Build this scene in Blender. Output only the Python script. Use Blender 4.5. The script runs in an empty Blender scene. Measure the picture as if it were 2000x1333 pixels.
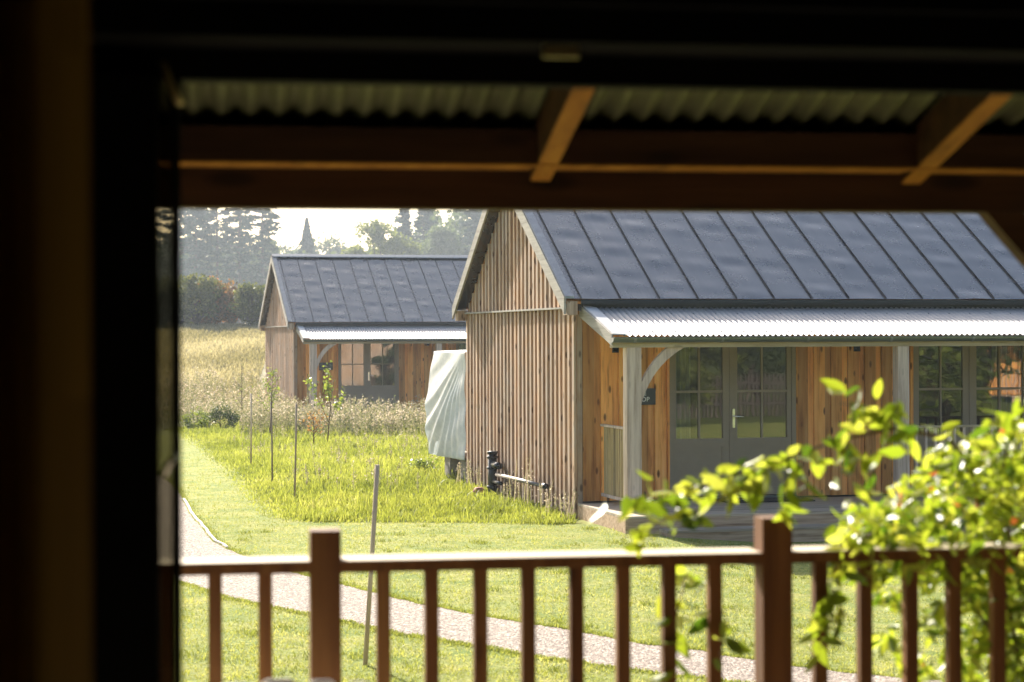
import bpy, math, random
import numpy as np
from mathutils import Vector, Matrix
R = math.radians
C = bpy.context.scene.collection
scene = bpy.context.scene
rng = np.random.default_rng(7)
random.seed(7)

# ------------------------------------------------------------------ camera, world, sun
EYE = 2.35
cam = bpy.data.cameras.new('camera'); cam_o = bpy.data.objects.new('camera', cam); C.objects.link(cam_o)
cam.sensor_width = 36; cam.lens = 3889 / 2000 * 36
cam.clip_start = 0.05; cam.clip_end = 4000
cam_o.matrix_world = (Matrix.Translation((0, 0, EYE)) @ Matrix.Rotation(R(90 - 0.0957), 4, 'X')
                      @ Matrix.Rotation(-0.0035, 4, 'Z'))
cam.dof.use_dof = True; cam.dof.focus_distance = 26.5; cam.dof.aperture_fstop = 3.6
cam.dof.aperture_blades = 0
scene.camera = cam_o

SUN_EL, SUN_AZ = 31.0, -23.0           # azimuth measured clockwise from +Y
world = bpy.data.worlds.new('World'); scene.world = world; world.use_nodes = True
wn = world.node_tree.nodes; wl = world.node_tree.links
bg = wn['Background']; sky = wn.new('ShaderNodeTexSky'); sky.sky_type = 'NISHITA'
sky.sun_disc = False; sky.sun_elevation = R(SUN_EL); sky.sun_rotation = R(SUN_AZ)
sky.air_density = 1.0; sky.dust_density = 2.6; sky.ozone_density = 0.6
wl.new(sky.outputs[0], bg.inputs[0]); bg.inputs[1].default_value = 0.085
sl = bpy.data.lights.new('sun', 'SUN'); sl.energy = 5.0; sl.angle = R(0.55); sl.color = (1.0, 0.93, 0.82)
so = bpy.data.objects.new('sun', sl); C.objects.link(so)
sd = Vector((math.sin(R(SUN_AZ)) * math.cos(R(SUN_EL)), math.cos(R(SUN_AZ)) * math.cos(R(SUN_EL)), math.sin(R(SUN_EL))))
so.rotation_euler = sd.to_track_quat('Z', 'Y').to_euler(); so.location = (-20, 40, 40)
vs = scene.view_settings
vs.view_transform = 'Standard'; vs.look = 'None'; vs.gamma = 1; vs.exposure = 1.6
cy = scene.cycles
cy.use_denoising = True; cy.max_bounces = 8; cy.diffuse_bounces = 4; cy.glossy_bounces = 3
cy.transparent_max_bounces = 8; cy.transmission_bounces = 4; cy.volume_bounces = 0
cy.sample_clamp_indirect = 6; cy.caustics_reflective = False; cy.caustics_refractive = False

# ------------------------------------------------------------------ node helpers
def new_mat(name):
    m = bpy.data.materials.new(name); m.use_nodes = True
    return m, m.node_tree.nodes, m.node_tree.links, m.node_tree.nodes['Principled BSDF']
def nd(n, t, **kw):
    o = n.new(t)
    for k, v in kw.items(): setattr(o, k, v)
    return o
def ramp(n, l, fac, stops):
    r = n.new('ShaderNodeValToRGB'); e = r.color_ramp.elements
    while len(e) < len(stops): e.new(0.5)
    for q, (p, c) in zip(e, stops): q.position = p; q.color = (*c, 1)
    l.new(fac, r.inputs[0]); return r.outputs[0]
def coords(n, l, scale, jitter=31.0, space='Object'):
    tc = n.new('ShaderNodeTexCoord'); at = nd(n, 'ShaderNodeAttribute', attribute_name='rnd')
    mu = nd(n, 'ShaderNodeMath', operation='MULTIPLY'); mu.inputs[1].default_value = jitter
    l.new(at.outputs['Fac'], mu.inputs[0])
    ad = nd(n, 'ShaderNodeVectorMath', operation='ADD')
    l.new(tc.outputs[space], ad.inputs[0]); l.new(mu.outputs[0], ad.inputs[1])
    mp = n.new('ShaderNodeMapping'); mp.inputs['Scale'].default_value = scale
    l.new(ad.outputs[0], mp.inputs[0]); return mp.outputs[0], at.outputs['Fac'], ad.outputs[0]
def noise(n, l, vec, scale=1.0, detail=5, rough=0.6):
    t = n.new('ShaderNodeTexNoise'); t.inputs['Scale'].default_value = scale
    t.inputs['Detail'].default_value = detail; t.inputs['Roughness'].default_value = rough
    l.new(vec, t.inputs['Vector']); return t.outputs['Fac']
def mixc(n, l, fac, a, b, mode='MIX'):
    m = nd(n, 'ShaderNodeMix', data_type='RGBA', blend_type=mode)
    for s, v in ((m.inputs[0], fac), (m.inputs[6], a), (m.inputs[7], b)):
        if hasattr(v, 'is_linked') or hasattr(v, 'links'): l.new(v, s)
        elif isinstance(v, (int, float)): s.default_value = v
        else: s.default_value = (*v, 1)
    return m.outputs[2]
def bump(n, l, b, h, strength=0.3, dist=0.01):
    u = n.new('ShaderNodeBump'); u.inputs['Strength'].default_value = strength
    u.inputs['Distance'].default_value = dist
    l.new(h, u.inputs['Height']); l.new(u.outputs[0], b.inputs['Normal'])
def wood(name, dark, mid, light, axis='Z', rough=0.75, fine=22, knots=0.8, tint=0.35, grey=None):
    m, n, l, b = new_mat(name)
    long_ = 1.1
    sc = {'X': (long_, fine, fine), 'Y': (fine, long_, fine), 'Z': (fine, fine, long_)}[axis]
    v, rnd, raw = coords(n, l, sc)
    f = noise(n, l, v, 1.0, 7, 0.65)
    col = ramp(n, l, f, [(0.28, dark), (0.48, mid), (0.72, light)])
    # per board tone
    tr = ramp(n, l, rnd, [(0.0, (1 - tint,) * 3), (0.5, (1, 1, 1)), (1.0, (1 + tint * 0.7, 1 + tint * 0.6, 1 + tint * 0.5))])
    col = mixc(n, l, 1.0, col, tr, 'MULTIPLY')
    if name == 'weathered slat wood':
        tcs = n.new('ShaderNodeTexCoord'); sx = n.new('ShaderNodeSeparateXYZ'); l.new(tcs.outputs['Object'], sx.inputs[0])
        na = noise(n, l, raw, 3.0, 5, 0.7); ma = nd(n, 'ShaderNodeMath', operation='MULTIPLY_ADD'); ma.inputs[1].default_value = -0.55; l.new(na, ma.inputs[0]); l.new(sx.outputs[2], ma.inputs[2])
        mr_ = n.new('ShaderNodeMapRange'); mr_.inputs[1].default_value = -0.25; mr_.inputs[2].default_value = 0.35; l.new(ma.outputs[0], mr_.inputs[0])
        col = mixc(n, l, 1.0, col, ramp(n, l, mr_.outputs[0], [(0, (0.42, 0.42, 0.40)), (1, (1, 1, 1))]), 'MULTIPLY')
        gy = ramp(n, l, noise(n, l, raw, 1.4, 4, 0.7), [(0.42, (0, 0, 0)), (0.62, (0.55, 0.55, 0.55))]); col = mixc(n, l, gy, col, (0.40, 0.34, 0.29))
    if grey:
        g = noise(n, l, raw, 2.3, 4, 0.7)
        gr = ramp(n, l, g, [(0.42, (0, 0, 0)), (0.62, (1, 1, 1))])
        col = mixc(n, l, gr, col, grey)
    if knots:
        ks = {'X': (3.0, 9, 9), 'Y': (9, 3.0, 9), 'Z': (11, 11, 4.2)}[axis]
        mp = n.new('ShaderNodeMapping'); mp.inputs['Scale'].default_value = ks; l.new(raw, mp.inputs[0])
        vo = n.new('ShaderNodeTexVoronoi'); vo.inputs['Scale'].default_value = 0.8; l.new(mp.outputs[0], vo.inputs['Vector'])
        kr = ramp(n, l, vo.outputs['Distance'], [(0.0, (1, 1, 1)), (0.13, (0.8, 0.8, 0.8)), (0.21, (0, 0, 0))])
        km = nd(n, 'ShaderNodeMath', operation='MULTIPLY'); km.inputs[1].default_value = knots; l.new(kr, km.inputs[0])
        col = mixc(n, l, km.outputs[0], col, tuple(c * 0.35 for c in dark))
    l.new(col, b.inputs['Base Color']); b.inputs['Roughness'].default_value = rough
    b.inputs['Specular IOR Level'].default_value = 0.25
    bump(n, l, b, f, 0.5, 0.004); return m
def plain(name, col, rough=0.5, metal=0.0, var=0.15, scale=6.0, spec=0.5, bumpy=0.0):
    m, n, l, b = new_mat(name)
    tc = n.new('ShaderNodeTexCoord'); f = noise(n, l, tc.outputs['Object'], scale, 5, 0.65)
    c = ramp(n, l, f, [(0.3, tuple(x * (1 - var) for x in col)), (0.7, tuple(min(1, x * (1 + var)) for x in col))])
    l.new(c, b.inputs['Base Color']); b.inputs['Roughness'].default_value = rough
    b.inputs['Metallic'].default_value = metal; b.inputs['Specular IOR Level'].default_value = spec
    if bumpy: bump(n, l, b, f, bumpy, 0.01)
    return m
def foliage(name, stops, trans=0.5, rough=0.5, spec=0.3, tcol=None):
    tcol = tcol or (1.3, 1.26, 0.78)
    m, n, l, b = new_mat(name)
    at = nd(n, 'ShaderNodeAttribute', attribute_name='rnd')
    c = ramp(n, l, at.outputs['Fac'], stops)
    l.new(c, b.inputs['Base Color']); b.inputs['Roughness'].default_value = rough
    b.inputs['Specular IOR Level'].default_value = spec
    t = n.new('ShaderNodeBsdfTranslucent')
    tc = mixc(n, l, 1.0, c, tcol, 'MULTIPLY'); l.new(tc, t.inputs[0])
    mx = n.new('ShaderNodeMixShader'); mx.inputs[0].default_value = trans
    l.new(b.outputs[0], mx.inputs[1]); l.new(t.outputs[0], mx.inputs[2])
    l.new(mx.outputs[0], n['Material Output'].inputs['Surface']); return m

# ------------------------------------------------------------------ materials
M = {}
M['slat'] = wood('weathered slat wood', (0.18, 0.095, 0.05), (0.42, 0.27, 0.165), (0.66, 0.48, 0.345), knots=0.9, fine=26, tint=0.3)
M['slat_back'] = wood('orange backing boards', (0.24, 0.085, 0.02), (0.46, 0.18, 0.045), (0.58, 0.26, 0.08), knots=0.4)
M['larch'] = wood('larch boards', (0.34, 0.115, 0.028), (0.74, 0.33, 0.085), (0.90, 0.50, 0.17), knots=1.0, fine=15, tint=0.45)
M['oak'] = wood('silvered oak', (0.28, 0.19, 0.14), (0.53, 0.41, 0.335), (0.72, 0.59, 0.49), knots=0.25, tint=0.1, fine=18)
M['oak_x'] = wood('silvered oak beam', (0.25, 0.19, 0.12), (0.43, 0.34, 0.23), (0.55, 0.45, 0.33), axis='X', knots=0.5, tint=0.1, fine=18)
M['grey_y'] = wood('grey verge board', (0.20, 0.18, 0.155), (0.32, 0.29, 0.25), (0.42, 0.38, 0.33), axis='Y', knots=0.1, tint=0.1)
M['deck'] = wood('weathered decking', (0.22, 0.165, 0.115), (0.44, 0.355, 0.265), (0.58, 0.49, 0.385), axis='X', knots=0.3, tint=0.3)
M['riser'] = wood('brown deck risers', (0.20, 0.125, 0.075), (0.42, 0.29, 0.19), (0.56, 0.42, 0.30), axis='X', knots=0.3, tint=0.2)
M['pale_rail'] = wood('pale rail wood', (0.30, 0.20, 0.09), (0.46, 0.34, 0.17), (0.58, 0.46, 0.26), knots=0.3)
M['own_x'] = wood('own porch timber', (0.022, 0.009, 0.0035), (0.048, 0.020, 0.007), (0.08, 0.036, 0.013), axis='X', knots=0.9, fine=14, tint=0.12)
M['own_lit'] = wood('own timber bounce lit', (0.15, 0.06, 0.009), (0.28, 0.12, 0.018), (0.38, 0.18, 0.03), axis='Y', knots=0.4, fine=16, tint=0.12)  # lit copy of the porch timber, ground bounce put into the colour
M['own_z'] = wood('own rail post timber', (0.07, 0.025, 0.006), (0.145, 0.056, 0.014), (0.22, 0.10, 0.026), knots=0.6, fine=18, tint=0.2)
M['rail_top'] = wood('bleached handrail', (0.34, 0.26, 0.17), (0.48, 0.40, 0.29), (0.58, 0.50, 0.39), axis='X', knots=0.2, tint=0.1)
M['frame'] = plain('taupe door paint', (0.27, 0.215, 0.15), 0.5, var=0.06, spec=0.4)
M['dark'] = plain('dark interior paint', (0.045, 0.04, 0.034), 0.8)
M['black_frame'] = plain('near black door frame', (0.012, 0.013, 0.012), 0.9, spec=0.04)
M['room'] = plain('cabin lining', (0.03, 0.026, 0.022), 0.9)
M['gutter'] = plain('galvanised gutter', (0.17, 0.19, 0.18), 0.35, 0.7, 0.12)
M['zinc_trim'] = plain('pale zinc flashing', (0.26, 0.27, 0.28), 0.45, 0.6, 0.2, 9)
M['black_pipe'] = plain('black drain pipe', (0.012, 0.012, 0.013), 0.35)
M['grey_pipe'] = plain('grey pipe', (0.13, 0.11, 0.10), 0.4)
M['chrome'] = plain('brushed steel', (0.75, 0.75, 0.73), 0.25, 1.0, 0.03)
M['brass'] = plain('brass', (0.65, 0.55, 0.25), 0.4, 0.6, 0.05)
M['sign'] = plain('slate sign', (0.035, 0.037, 0.036), 0.5)
M['white'] = plain('white paint', (0.80, 0.80, 0.78), 0.4, var=0.04)
M['letter'] = plain('white lettering', (0.75, 0.75, 0.72), 0.6, var=0.02)
M['mat'] = plain('black doormat', (0.015, 0.014, 0.013), 0.95, var=0.4, scale=60)
M['stake'] = wood('pale stake', (0.26, 0.18, 0.125), (0.40, 0.30, 0.225), (0.52, 0.42, 0.33), knots=0.1)
M['flash'] = plain('pale lead flashing', (0.55, 0.54, 0.52), 0.55, 0.1, 0.1)
M['bark'] = wood('bark', (0.04, 0.033, 0.027), (0.08, 0.066, 0.055), (0.14, 0.12, 0.10), knots=0, fine=6, rough=0.95)
M['twig'] = plain('brown twig', (0.13, 0.075, 0.04), 0.7, var=0.3, scale=20)
M['terracotta'] = plain('terracotta', (0.35, 0.13, 0.08), 0.8, var=0.25)
M['block'] = plain('concrete block', (0.22, 0.19, 0.15), 0.9, var=0.3, scale=12, bumpy=0.4)
M['kerb'] = plain('pale edging', (0.55, 0.50, 0.44), 0.85, var=0.15, scale=12)

def metal_roof():
    m, n, l, b = new_mat('dark standing seam metal')
    tc = n.new('ShaderNodeTexCoord')
    mp = n.new('ShaderNodeMapping'); mp.inputs['Scale'].default_value = (22, 0.8, 0.8); l.new(tc.outputs['Object'], mp.inputs[0])
    f = noise(n, l, mp.outputs[0], 1.0, 6, 0.7)
    c = ramp(n, l, f, [(0.3, (0.158, 0.162, 0.165)), (0.7, (0.215, 0.216, 0.212))])
    l.new(c, b.inputs['Base Color']); b.inputs['Metallic'].default_value = 0.85
    r = ramp(n, l, noise(n, l, tc.outputs['Object'], 3.0, 4, 0.6), [(0.3, (0.22,) * 3), (0.7, (0.30,) * 3)])
    l.new(r, b.inputs['Roughness']); return m
M['roof'] = metal_roof()
def galv():
    m, n, l, b = new_mat('galvanised corrugated sheet')
    v, rnd, raw = coords(n, l, (1.0, 1.0, 1.0), 3.0)
    f = noise(n, l, raw, 5.0, 5, 0.6); g = noise(n, l, raw, 0.6, 3, 0.6)
    c = ramp(n, l, f, [(0.3, (0.34, 0.34, 0.345)), (0.7, (0.44, 0.43, 0.41))])
    c2 = ramp(n, l, g, [(0.35, (0.9, 0.9, 0.92)), (0.65, (1.05, 1.02, 1.0))])
    l.new(mixc(n, l, 1.0, c, c2, 'MULTIPLY'), b.inputs['Base Color'])
    b.inputs['Metallic'].default_value = 0.3; b.inputs['Roughness'].default_value = 0.55; return m
M['galv'] = galv()
M['old_galv'] = plain('old dull galvanised sheet', (0.125, 0.135, 0.07), 0.5, 0.4, 0.2, 4)
M['seam'] = plain('dark folded seam', (0.03, 0.032, 0.038), 0.4, 0.6, 0.1)
def glass(name, refl=0.10, tintc=(0.86, 0.9, 0.88)):
    m, n, l, b = new_mat(name)
    n.remove(b)
    lw = n.new('ShaderNodeFresnel'); lw.inputs[0].default_value = 1.6
    ad = nd(n, 'ShaderNodeMath', operation='ADD', use_clamp=True); ad.inputs[1].default_value = refl; l.new(lw.outputs[0], ad.inputs[0])
    g = n.new('ShaderNodeBsdfGlossy'); g.inputs['Roughness'].default_value = 0.012; g.inputs[0].default_value = (1, 1, 1, 1)
    tc = n.new('ShaderNodeTexCoord')
    bu = n.new('ShaderNodeBump'); bu.inputs['Strength'].default_value = 0.10; bu.inputs['Distance'].default_value = 0.004
    l.new(noise(n, l, tc.outputs['Object'], 2.2, 2, 0.5), bu.inputs['Height']); l.new(bu.outputs[0], g.inputs['Normal'])
    t = n.new('ShaderNodeBsdfTransparent'); t.inputs[0].default_value = (*tintc, 1)
    mx = n.new('ShaderNodeMixShader'); l.new(ad.outputs[0], mx.inputs[0]); l.new(t.outputs[0], mx.inputs[1]); l.new(g.outputs[0], mx.inputs[2])
    l.new(mx.outputs[0], n['Material Output'].inputs['Surface']); return m
M['glass'] = glass('window glass', 0.10, (0.62, 0.66, 0.64))
M['side_glass'] = glass('tinted side light glass', 0.03, (0.34, 0.33, 0.29))
M['curtain'] = foliage('pale curtain', [(0, (0.50, 0.52, 0.46)), (1, (0.62, 0.63, 0.56))], 0.3, 0.9, 0.1, (1, 1, 1))
M['ochre'] = foliage('ochre curtain', [(0, (0.20, 0.115, 0.02)), (1, (0.27, 0.16, 0.028))], 0.25, 0.95, 0.05, (1, 1, 1))
def tarp_mat():
    m, n, l, b = new_mat('milky polythene sheet')
    tc = n.new('ShaderNodeTexCoord'); f = noise(n, l, tc.outputs['Object'], 7, 6, 0.7)
    c = ramp(n, l, f, [(0.3, (0.55, 0.61, 0.64)), (0.6, (0.70, 0.76, 0.79)), (0.8, (0.84, 0.87, 0.89))])
    l.new(c, b.inputs['Base Color']); b.inputs['Roughness'].default_value = 0.32
    t = n.new('ShaderNodeBsdfTranslucent'); l.new(c, t.inputs[0])
    mx = n.new('ShaderNodeMixShader'); mx.inputs[0].default_value = 0.35
    l.new(b.outputs[0], mx.inputs[1]); l.new(t.outputs[0], mx.inputs[2]); l.new(mx.outputs[0], n['Material Output'].inputs['Surface'])
    bump(n, l, b, f, 0.4, 0.01); return m
M['tarp'] = tarp_mat()
def ground_mat():
    m, n, l, b = new_mat('meadow ground')
    tc = n.new('ShaderNodeTexCoord'); P = tc.outputs['Object']
    a = noise(n, l, P, 0.35, 6, 0.7); f = noise(n, l, P, 9.0, 5, 0.75)
    green = ramp(n, l, f, [(0.3, (0.055, 0.075, 0.018)), (0.7, (0.13, 0.15, 0.04))])
    mp = n.new('ShaderNodeMapping'); mp.inputs['Scale'].default_value = (1.0, 0.22, 1); l.new(P, mp.inputs[0])
    f2 = noise(n, l, mp.outputs[0], 1.1, 8, 0.75)
    field = ramp(n, l, f2, [(0.3, (0.16, 0.15, 0.07)), (0.5, (0.25, 0.22, 0.12)), (0.7, (0.34, 0.29, 0.18))])
    sp = n.new('ShaderNodeSeparateXYZ'); l.new(P, sp.inputs[0])
    ml = nd(n, 'ShaderNodeMath', operation='MULTIPLY_ADD'); ml.inputs[1].default_value = 10.0; l.new(a, ml.inputs[0]); l.new(sp.outputs[1], ml.inputs[2])
    mr = n.new('ShaderNodeMapRange'); mr.inputs[1].default_value = 52; mr.inputs[2].default_value = 68; l.new(ml.outputs[0], mr.inputs[0])
    l.new(mixc(n, l, mr.outputs[0], green, field), b.inputs['Base Color']); b.inputs['Roughness'].default_value = 0.95
    b.inputs['Specular IOR Level'].default_value = 0.1
    bump(n, l, b, f, 0.8, 0.05); return m
M['ground'] = ground_mat()
def lawn_mat():
    m, n, l, b = new_mat('mown lawn')
    tc = n.new('ShaderNodeTexCoord'); P = tc.outputs['Object']
    f = noise(n, l, P, 16, 8, 0.85); a = noise(n, l, P, 1.6, 6, 0.7)
    c = ramp(n, l, f, [(0.3, (0.09, 0.11, 0.025)), (0.5, (0.27, 0.29, 0.08)), (0.68, (0.46, 0.43, 0.18))])
    c2 = ramp(n, l, a, [(0.3, (0.5, 0.7, 0.5)), (0.5, (0.95, 0.98, 0.9)), (0.7, (1.3, 1.15, 1.2))])
    l.new(mixc(n, l, 1.0, c, c2, 'MULTIPLY'), b.inputs['Base Color']); b.inputs['Roughness'].default_value = 0.95
    b.inputs['Specular IOR Level'].default_value = 0.1
    bump(n, l, b, f, 0.9, 0.03); return m
M['lawn'] = lawn_mat()
def gravel_mat():
    m, n, l, b = new_mat('pinkish gravel')
    tc = n.new('ShaderNodeTexCoord'); P = tc.outputs['Object']
    vo = n.new('ShaderNodeTexVoronoi'); vo.inputs['Scale'].default_value = 55; l.new(P, vo.inputs['Vector'])
    sv = n.new('ShaderNodeSeparateColor'); l.new(vo.outputs['Color'], sv.inputs[0])
    c = ramp(n, l, sv.outputs[0], [(0.0, (0.13, 0.09, 0.065)), (0.35, (0.25, 0.19, 0.145)), (0.7, (0.36, 0.29, 0.225)), (1.0, (0.60, 0.53, 0.44))])
    d = ramp(n, l, vo.outputs['Distance'], [(0.35, (1, 1, 1)), (0.75, (0.45, 0.42, 0.4))])
    l.new(mixc(n, l, 1.0, c, d, 'MULTIPLY'), b.inputs['Base Color']); b.inputs['Roughness'].default_value = 0.9
    inv = nd(n, 'ShaderNodeMath', operation='SUBTRACT'); inv.inputs[0].default_value = 1; l.new(vo.outputs['Distance'], inv.inputs[1])
    bump(n, l, b, inv.outputs[0], 1.0, 0.012); return m
M['gravel'] = gravel_mat()
YG = [(0, (0.09, 0.14, 0.02)), (0.5, (0.17, 0.23, 0.035)), (1, (0.28, 0.31, 0.07))]
M['grass'] = foliage('long grass blades', [(0, (0.10, 0.13, 0.022)), (0.45, (0.25, 0.28, 0.055)), (0.8, (0.36, 0.37, 0.10)), (1, (0.54, 0.49, 0.27))], 0.5, 0.5, 0.25)
M['turf'] = foliage('short turf blades', [(0, (0.12, 0.15, 0.03)), (0.5, (0.29, 0.31, 0.08)), (1, (0.50, 0.46, 0.20))], 0.45, 0.6, 0.2)
M['field_grass'] = foliage('dry field grass', [(0, (0.20, 0.18, 0.09)), (0.5, (0.31, 0.27, 0.155)), (1, (0.45, 0.40, 0.27))], 0.4, 0.8, 0.1, (1.2, 1.15, 0.8))
M['weed'] = foliage('seeding weeds', [(0, (0.10, 0.13, 0.04)), (0.35, (0.22, 0.22, 0.11)), (0.65, (0.40, 0.33, 0.25)), (1, (0.66, 0.58, 0.50))], 0.4, 0.8, 0.1, (1.2, 1.15, 1.0))
M['rose'] = foliage('rose leaves', [(0, (0.06, 0.11, 0.015)), (0.35, (0.20, 0.26, 0.03)), (0.7, (0.36, 0.39, 0.07)), (0.95, (0.52, 0.52, 0.16)), (0.99, (0.52, 0.44, 0.08)), (1, (0.42, 0.12, 0.06))], 0.5, 0.38, 0.3, (1.35, 1.38, 0.6))
M['sap'] = foliage('sapling leaves', [(0, (0.10, 0.15, 0.03)), (1, (0.26, 0.30, 0.06))], 0.5, 0.45, 0.4)
M['rust'] = foliage('autumn leaves', [(0, (0.30, 0.13, 0.04)), (1, (0.42, 0.26, 0.08))], 0.4, 0.6, 0.2, (1.2, 1.1, 0.9))
M['pine'] = foliage('pine needles', [(0, (0.022, 0.048, 0.038)), (1, (0.06, 0.095, 0.072))], 0.2, 0.7, 0.15, (1.2, 1.3, 0.8))
M['tree_mid'] = foliage('mid green leaves', [(0, (0.04, 0.065, 0.02)), (1, (0.10, 0.125, 0.045))], 0.35, 0.6, 0.2)
M['tree_light'] = foliage('light oak leaves', [(0, (0.075, 0.10, 0.022)), (1, (0.20, 0.22, 0.06))], 0.45, 0.6, 0.2)
M['tree_grey'] = foliage('grey green willow leaves', [(0, (0.07, 0.09, 0.045)), (1, (0.17, 0.19, 0.10))], 0.4, 0.6, 0.2, (1.2, 1.3, 0.9))
M['hedge'] = foliage('hedge leaves', [(0, (0.04, 0.06, 0.018)), (0.6, (0.12, 0.135, 0.04)), (1, (0.26, 0.25, 0.07))], 0.3, 0.6, 0.2)
M['hedge_rust'] = foliage('hedge leaves turning', [(0, (0.05, 0.06, 0.022)), (0.5, (0.20, 0.13, 0.04)), (1, (0.46, 0.17, 0.07))], 0.3, 0.6, 0.2)

# ------------------------------------------------------------------ mesh helpers
def tag(o, label=None, cat=None, group=None, kind=None):
    if label: o['label'] = label
    if cat: o['category'] = cat
    if group: o['group'] = group
    if kind: o['kind'] = kind
    return o
class MB:
    def __init__(s): s.v = []; s.f = []; s.r = []; s.sm = []
    def add(s, vs_, fs, r=None, smooth=False):
        b = len(s.v); s.v += [tuple(p) for p in vs_]
        r = random.random() if r is None else r
        for f in fs: s.f.append([b + i for i in f]); s.r.append(r); s.sm.append(smooth)
    def hexa(s, p, r=None):
        s.add(p, [(0, 3, 2, 1), (4, 5, 6, 7), (0, 1, 5, 4), (1, 2, 6, 5), (2, 3, 7, 6), (3, 0, 4, 7)], r)
    def box(s, x0, x1, y0, y1, z0, z1, r=None):
        s.hexa([(x0, y0, z0), (x1, y0, z0), (x1, y1, z0), (x0, y1, z0), (x0, y0, z1), (x1, y0, z1), (x1, y1, z1), (x0, y1, z1)], r)
    def prism(s, poly, axis, a, b_, r=None):
        """poly: 2D points in the plane normal to axis; axis 0: (y,z) 1: (x,z) 2: (x,y)"""
        def mk(p, q):
            return [(q, p[0], p[1]), (p[0], q, p[1]), (p[0], p[1], q)][axis]
        n = len(poly); vs_ = [mk(p, a) for p in poly] + [mk(p, b_) for p in poly]
        fs = [tuple(range(n))[::-1], tuple(range(n, 2 * n))] + [(i, (i + 1) % n, n + (i + 1) % n, n + i) for i in range(n)]
        s.add(vs_, fs, r)
    def tube(s, pts, rad, n=8, r=None, cap=True, smooth=True):
        pts = [Vector(p) for p in pts]
        rad = rad if isinstance(rad, (list, tuple)) else [rad] * len(pts)
        vs_ = []; up = Vector((0.13, 0.21, 0.97))
        for i, p in enumerate(pts):
            t = (pts[min(i + 1, len(pts) - 1)] - pts[max(i - 1, 0)]).normalized()
            a = t.cross(up)
            if a.length < 0.1: a = t.cross(Vector((1, 0, 0)))
            a.normalize(); b_ = t.cross(a)
            for k in range(n):
                q = 2 * math.pi * k / n; vs_.append(p + rad[i] * (a * math.cos(q) + b_ * math.sin(q)))
        fs = [(i * n + k, i * n + (k + 1) % n, (i + 1) * n + (k + 1) % n, (i + 1) * n + k) for i in range(len(pts) - 1) for k in range(n)]
        if cap: fs += [tuple(range(n))[::-1], tuple(range(len(vs_) - n, len(vs_)))]
        s.add(vs_, fs, r, smooth)
    def build(s, name, mat, parent=None, loc=None):
        me = bpy.data.meshes.new(name); me.from_pydata(s.v, [], s.f); me.update()
        at = me.attributes.new('rnd', 'FLOAT', 'FACE'); at.data.foreach_set('value', s.r)
        me.polygons.foreach_set('use_smooth', s.sm)
        me.materials.append(mat)
        o = bpy.data.objects.new(name, me); C.objects.link(o)
        if parent: o.parent = parent
        if loc: o.location = loc
        return o
def fast(name, V, F, rnd, mat, parent=None, smooth=False):
    V = np.asarray(V, np.float32).reshape(-1, 3); F = np.asarray(F, np.int32); k = F.shape[1]
    me = bpy.data.meshes.new(name)
    me.vertices.add(len(V)); me.vertices.foreach_set('co', V.ravel())
    me.loops.add(F.size); me.loops.foreach_set('vertex_index', F.ravel())
    me.polygons.add(len(F)); me.polygons.foreach_set('loop_start', np.arange(0, F.size, k, dtype=np.int32))
    me.update(calc_edges=True)
    if smooth: me.polygons.foreach_set('use_smooth', np.ones(len(F), bool))
    at = me.attributes.new('rnd', 'FLOAT', 'FACE'); at.data.foreach_set('value', np.asarray(rnd, np.float32))
    me.materials.append(mat)
    o = bpy.data.objects.new(name, me); C.objects.link(o)
    if parent: o.parent = parent
    return o
def empty(name, loc=(0, 0, 0), rz=0.0):
    o = bpy.data.objects.new(name, None); C.objects.link(o); o.location = loc; o.rotation_euler = (0, 0, rz); return o
def copy_tree(o, parent=None, skip=()):
    c = o.copy(); C.objects.link(c); c.parent = parent
    for ch in list(o.children):
        if ch.name.split('.')[0] in skip: continue
        copy_tree(ch, c, skip)
    return c
def rand_quads(P, size, aspect=1.0, rg=rng, up=0.0):
    """random oriented leaf quads (diamonds) around points P"""
    n = len(P); a = rg.normal(size=(n, 3)); a[:, 2] *= (1 - up); a /= np.linalg.norm(a, axis=1)[:, None]
    b = rg.normal(size=(n, 3)); b -= (b * a).sum(1)[:, None] * a; b /= np.linalg.norm(b, axis=1)[:, None]
    s = (size * (0.6 + 0.8 * rg.random(n)))[:, None]
    V = np.stack([P - a * s * .5, P + b * s * .5 * aspect, P + a * s * .5, P - b * s * .5 * aspect], 1)
    F = np.arange(4 * n).reshape(n, 4); return V.reshape(-1, 3), F
def merge(parts):
    Vs, Fs, Rs, o = [], [], [], 0
    for V, F, r in parts:
        Vs.append(V); Fs.append(F + o); Rs.append(r); o += len(V)
    return np.concatenate(Vs), np.concatenate(Fs), np.concatenate(Rs)

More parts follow.
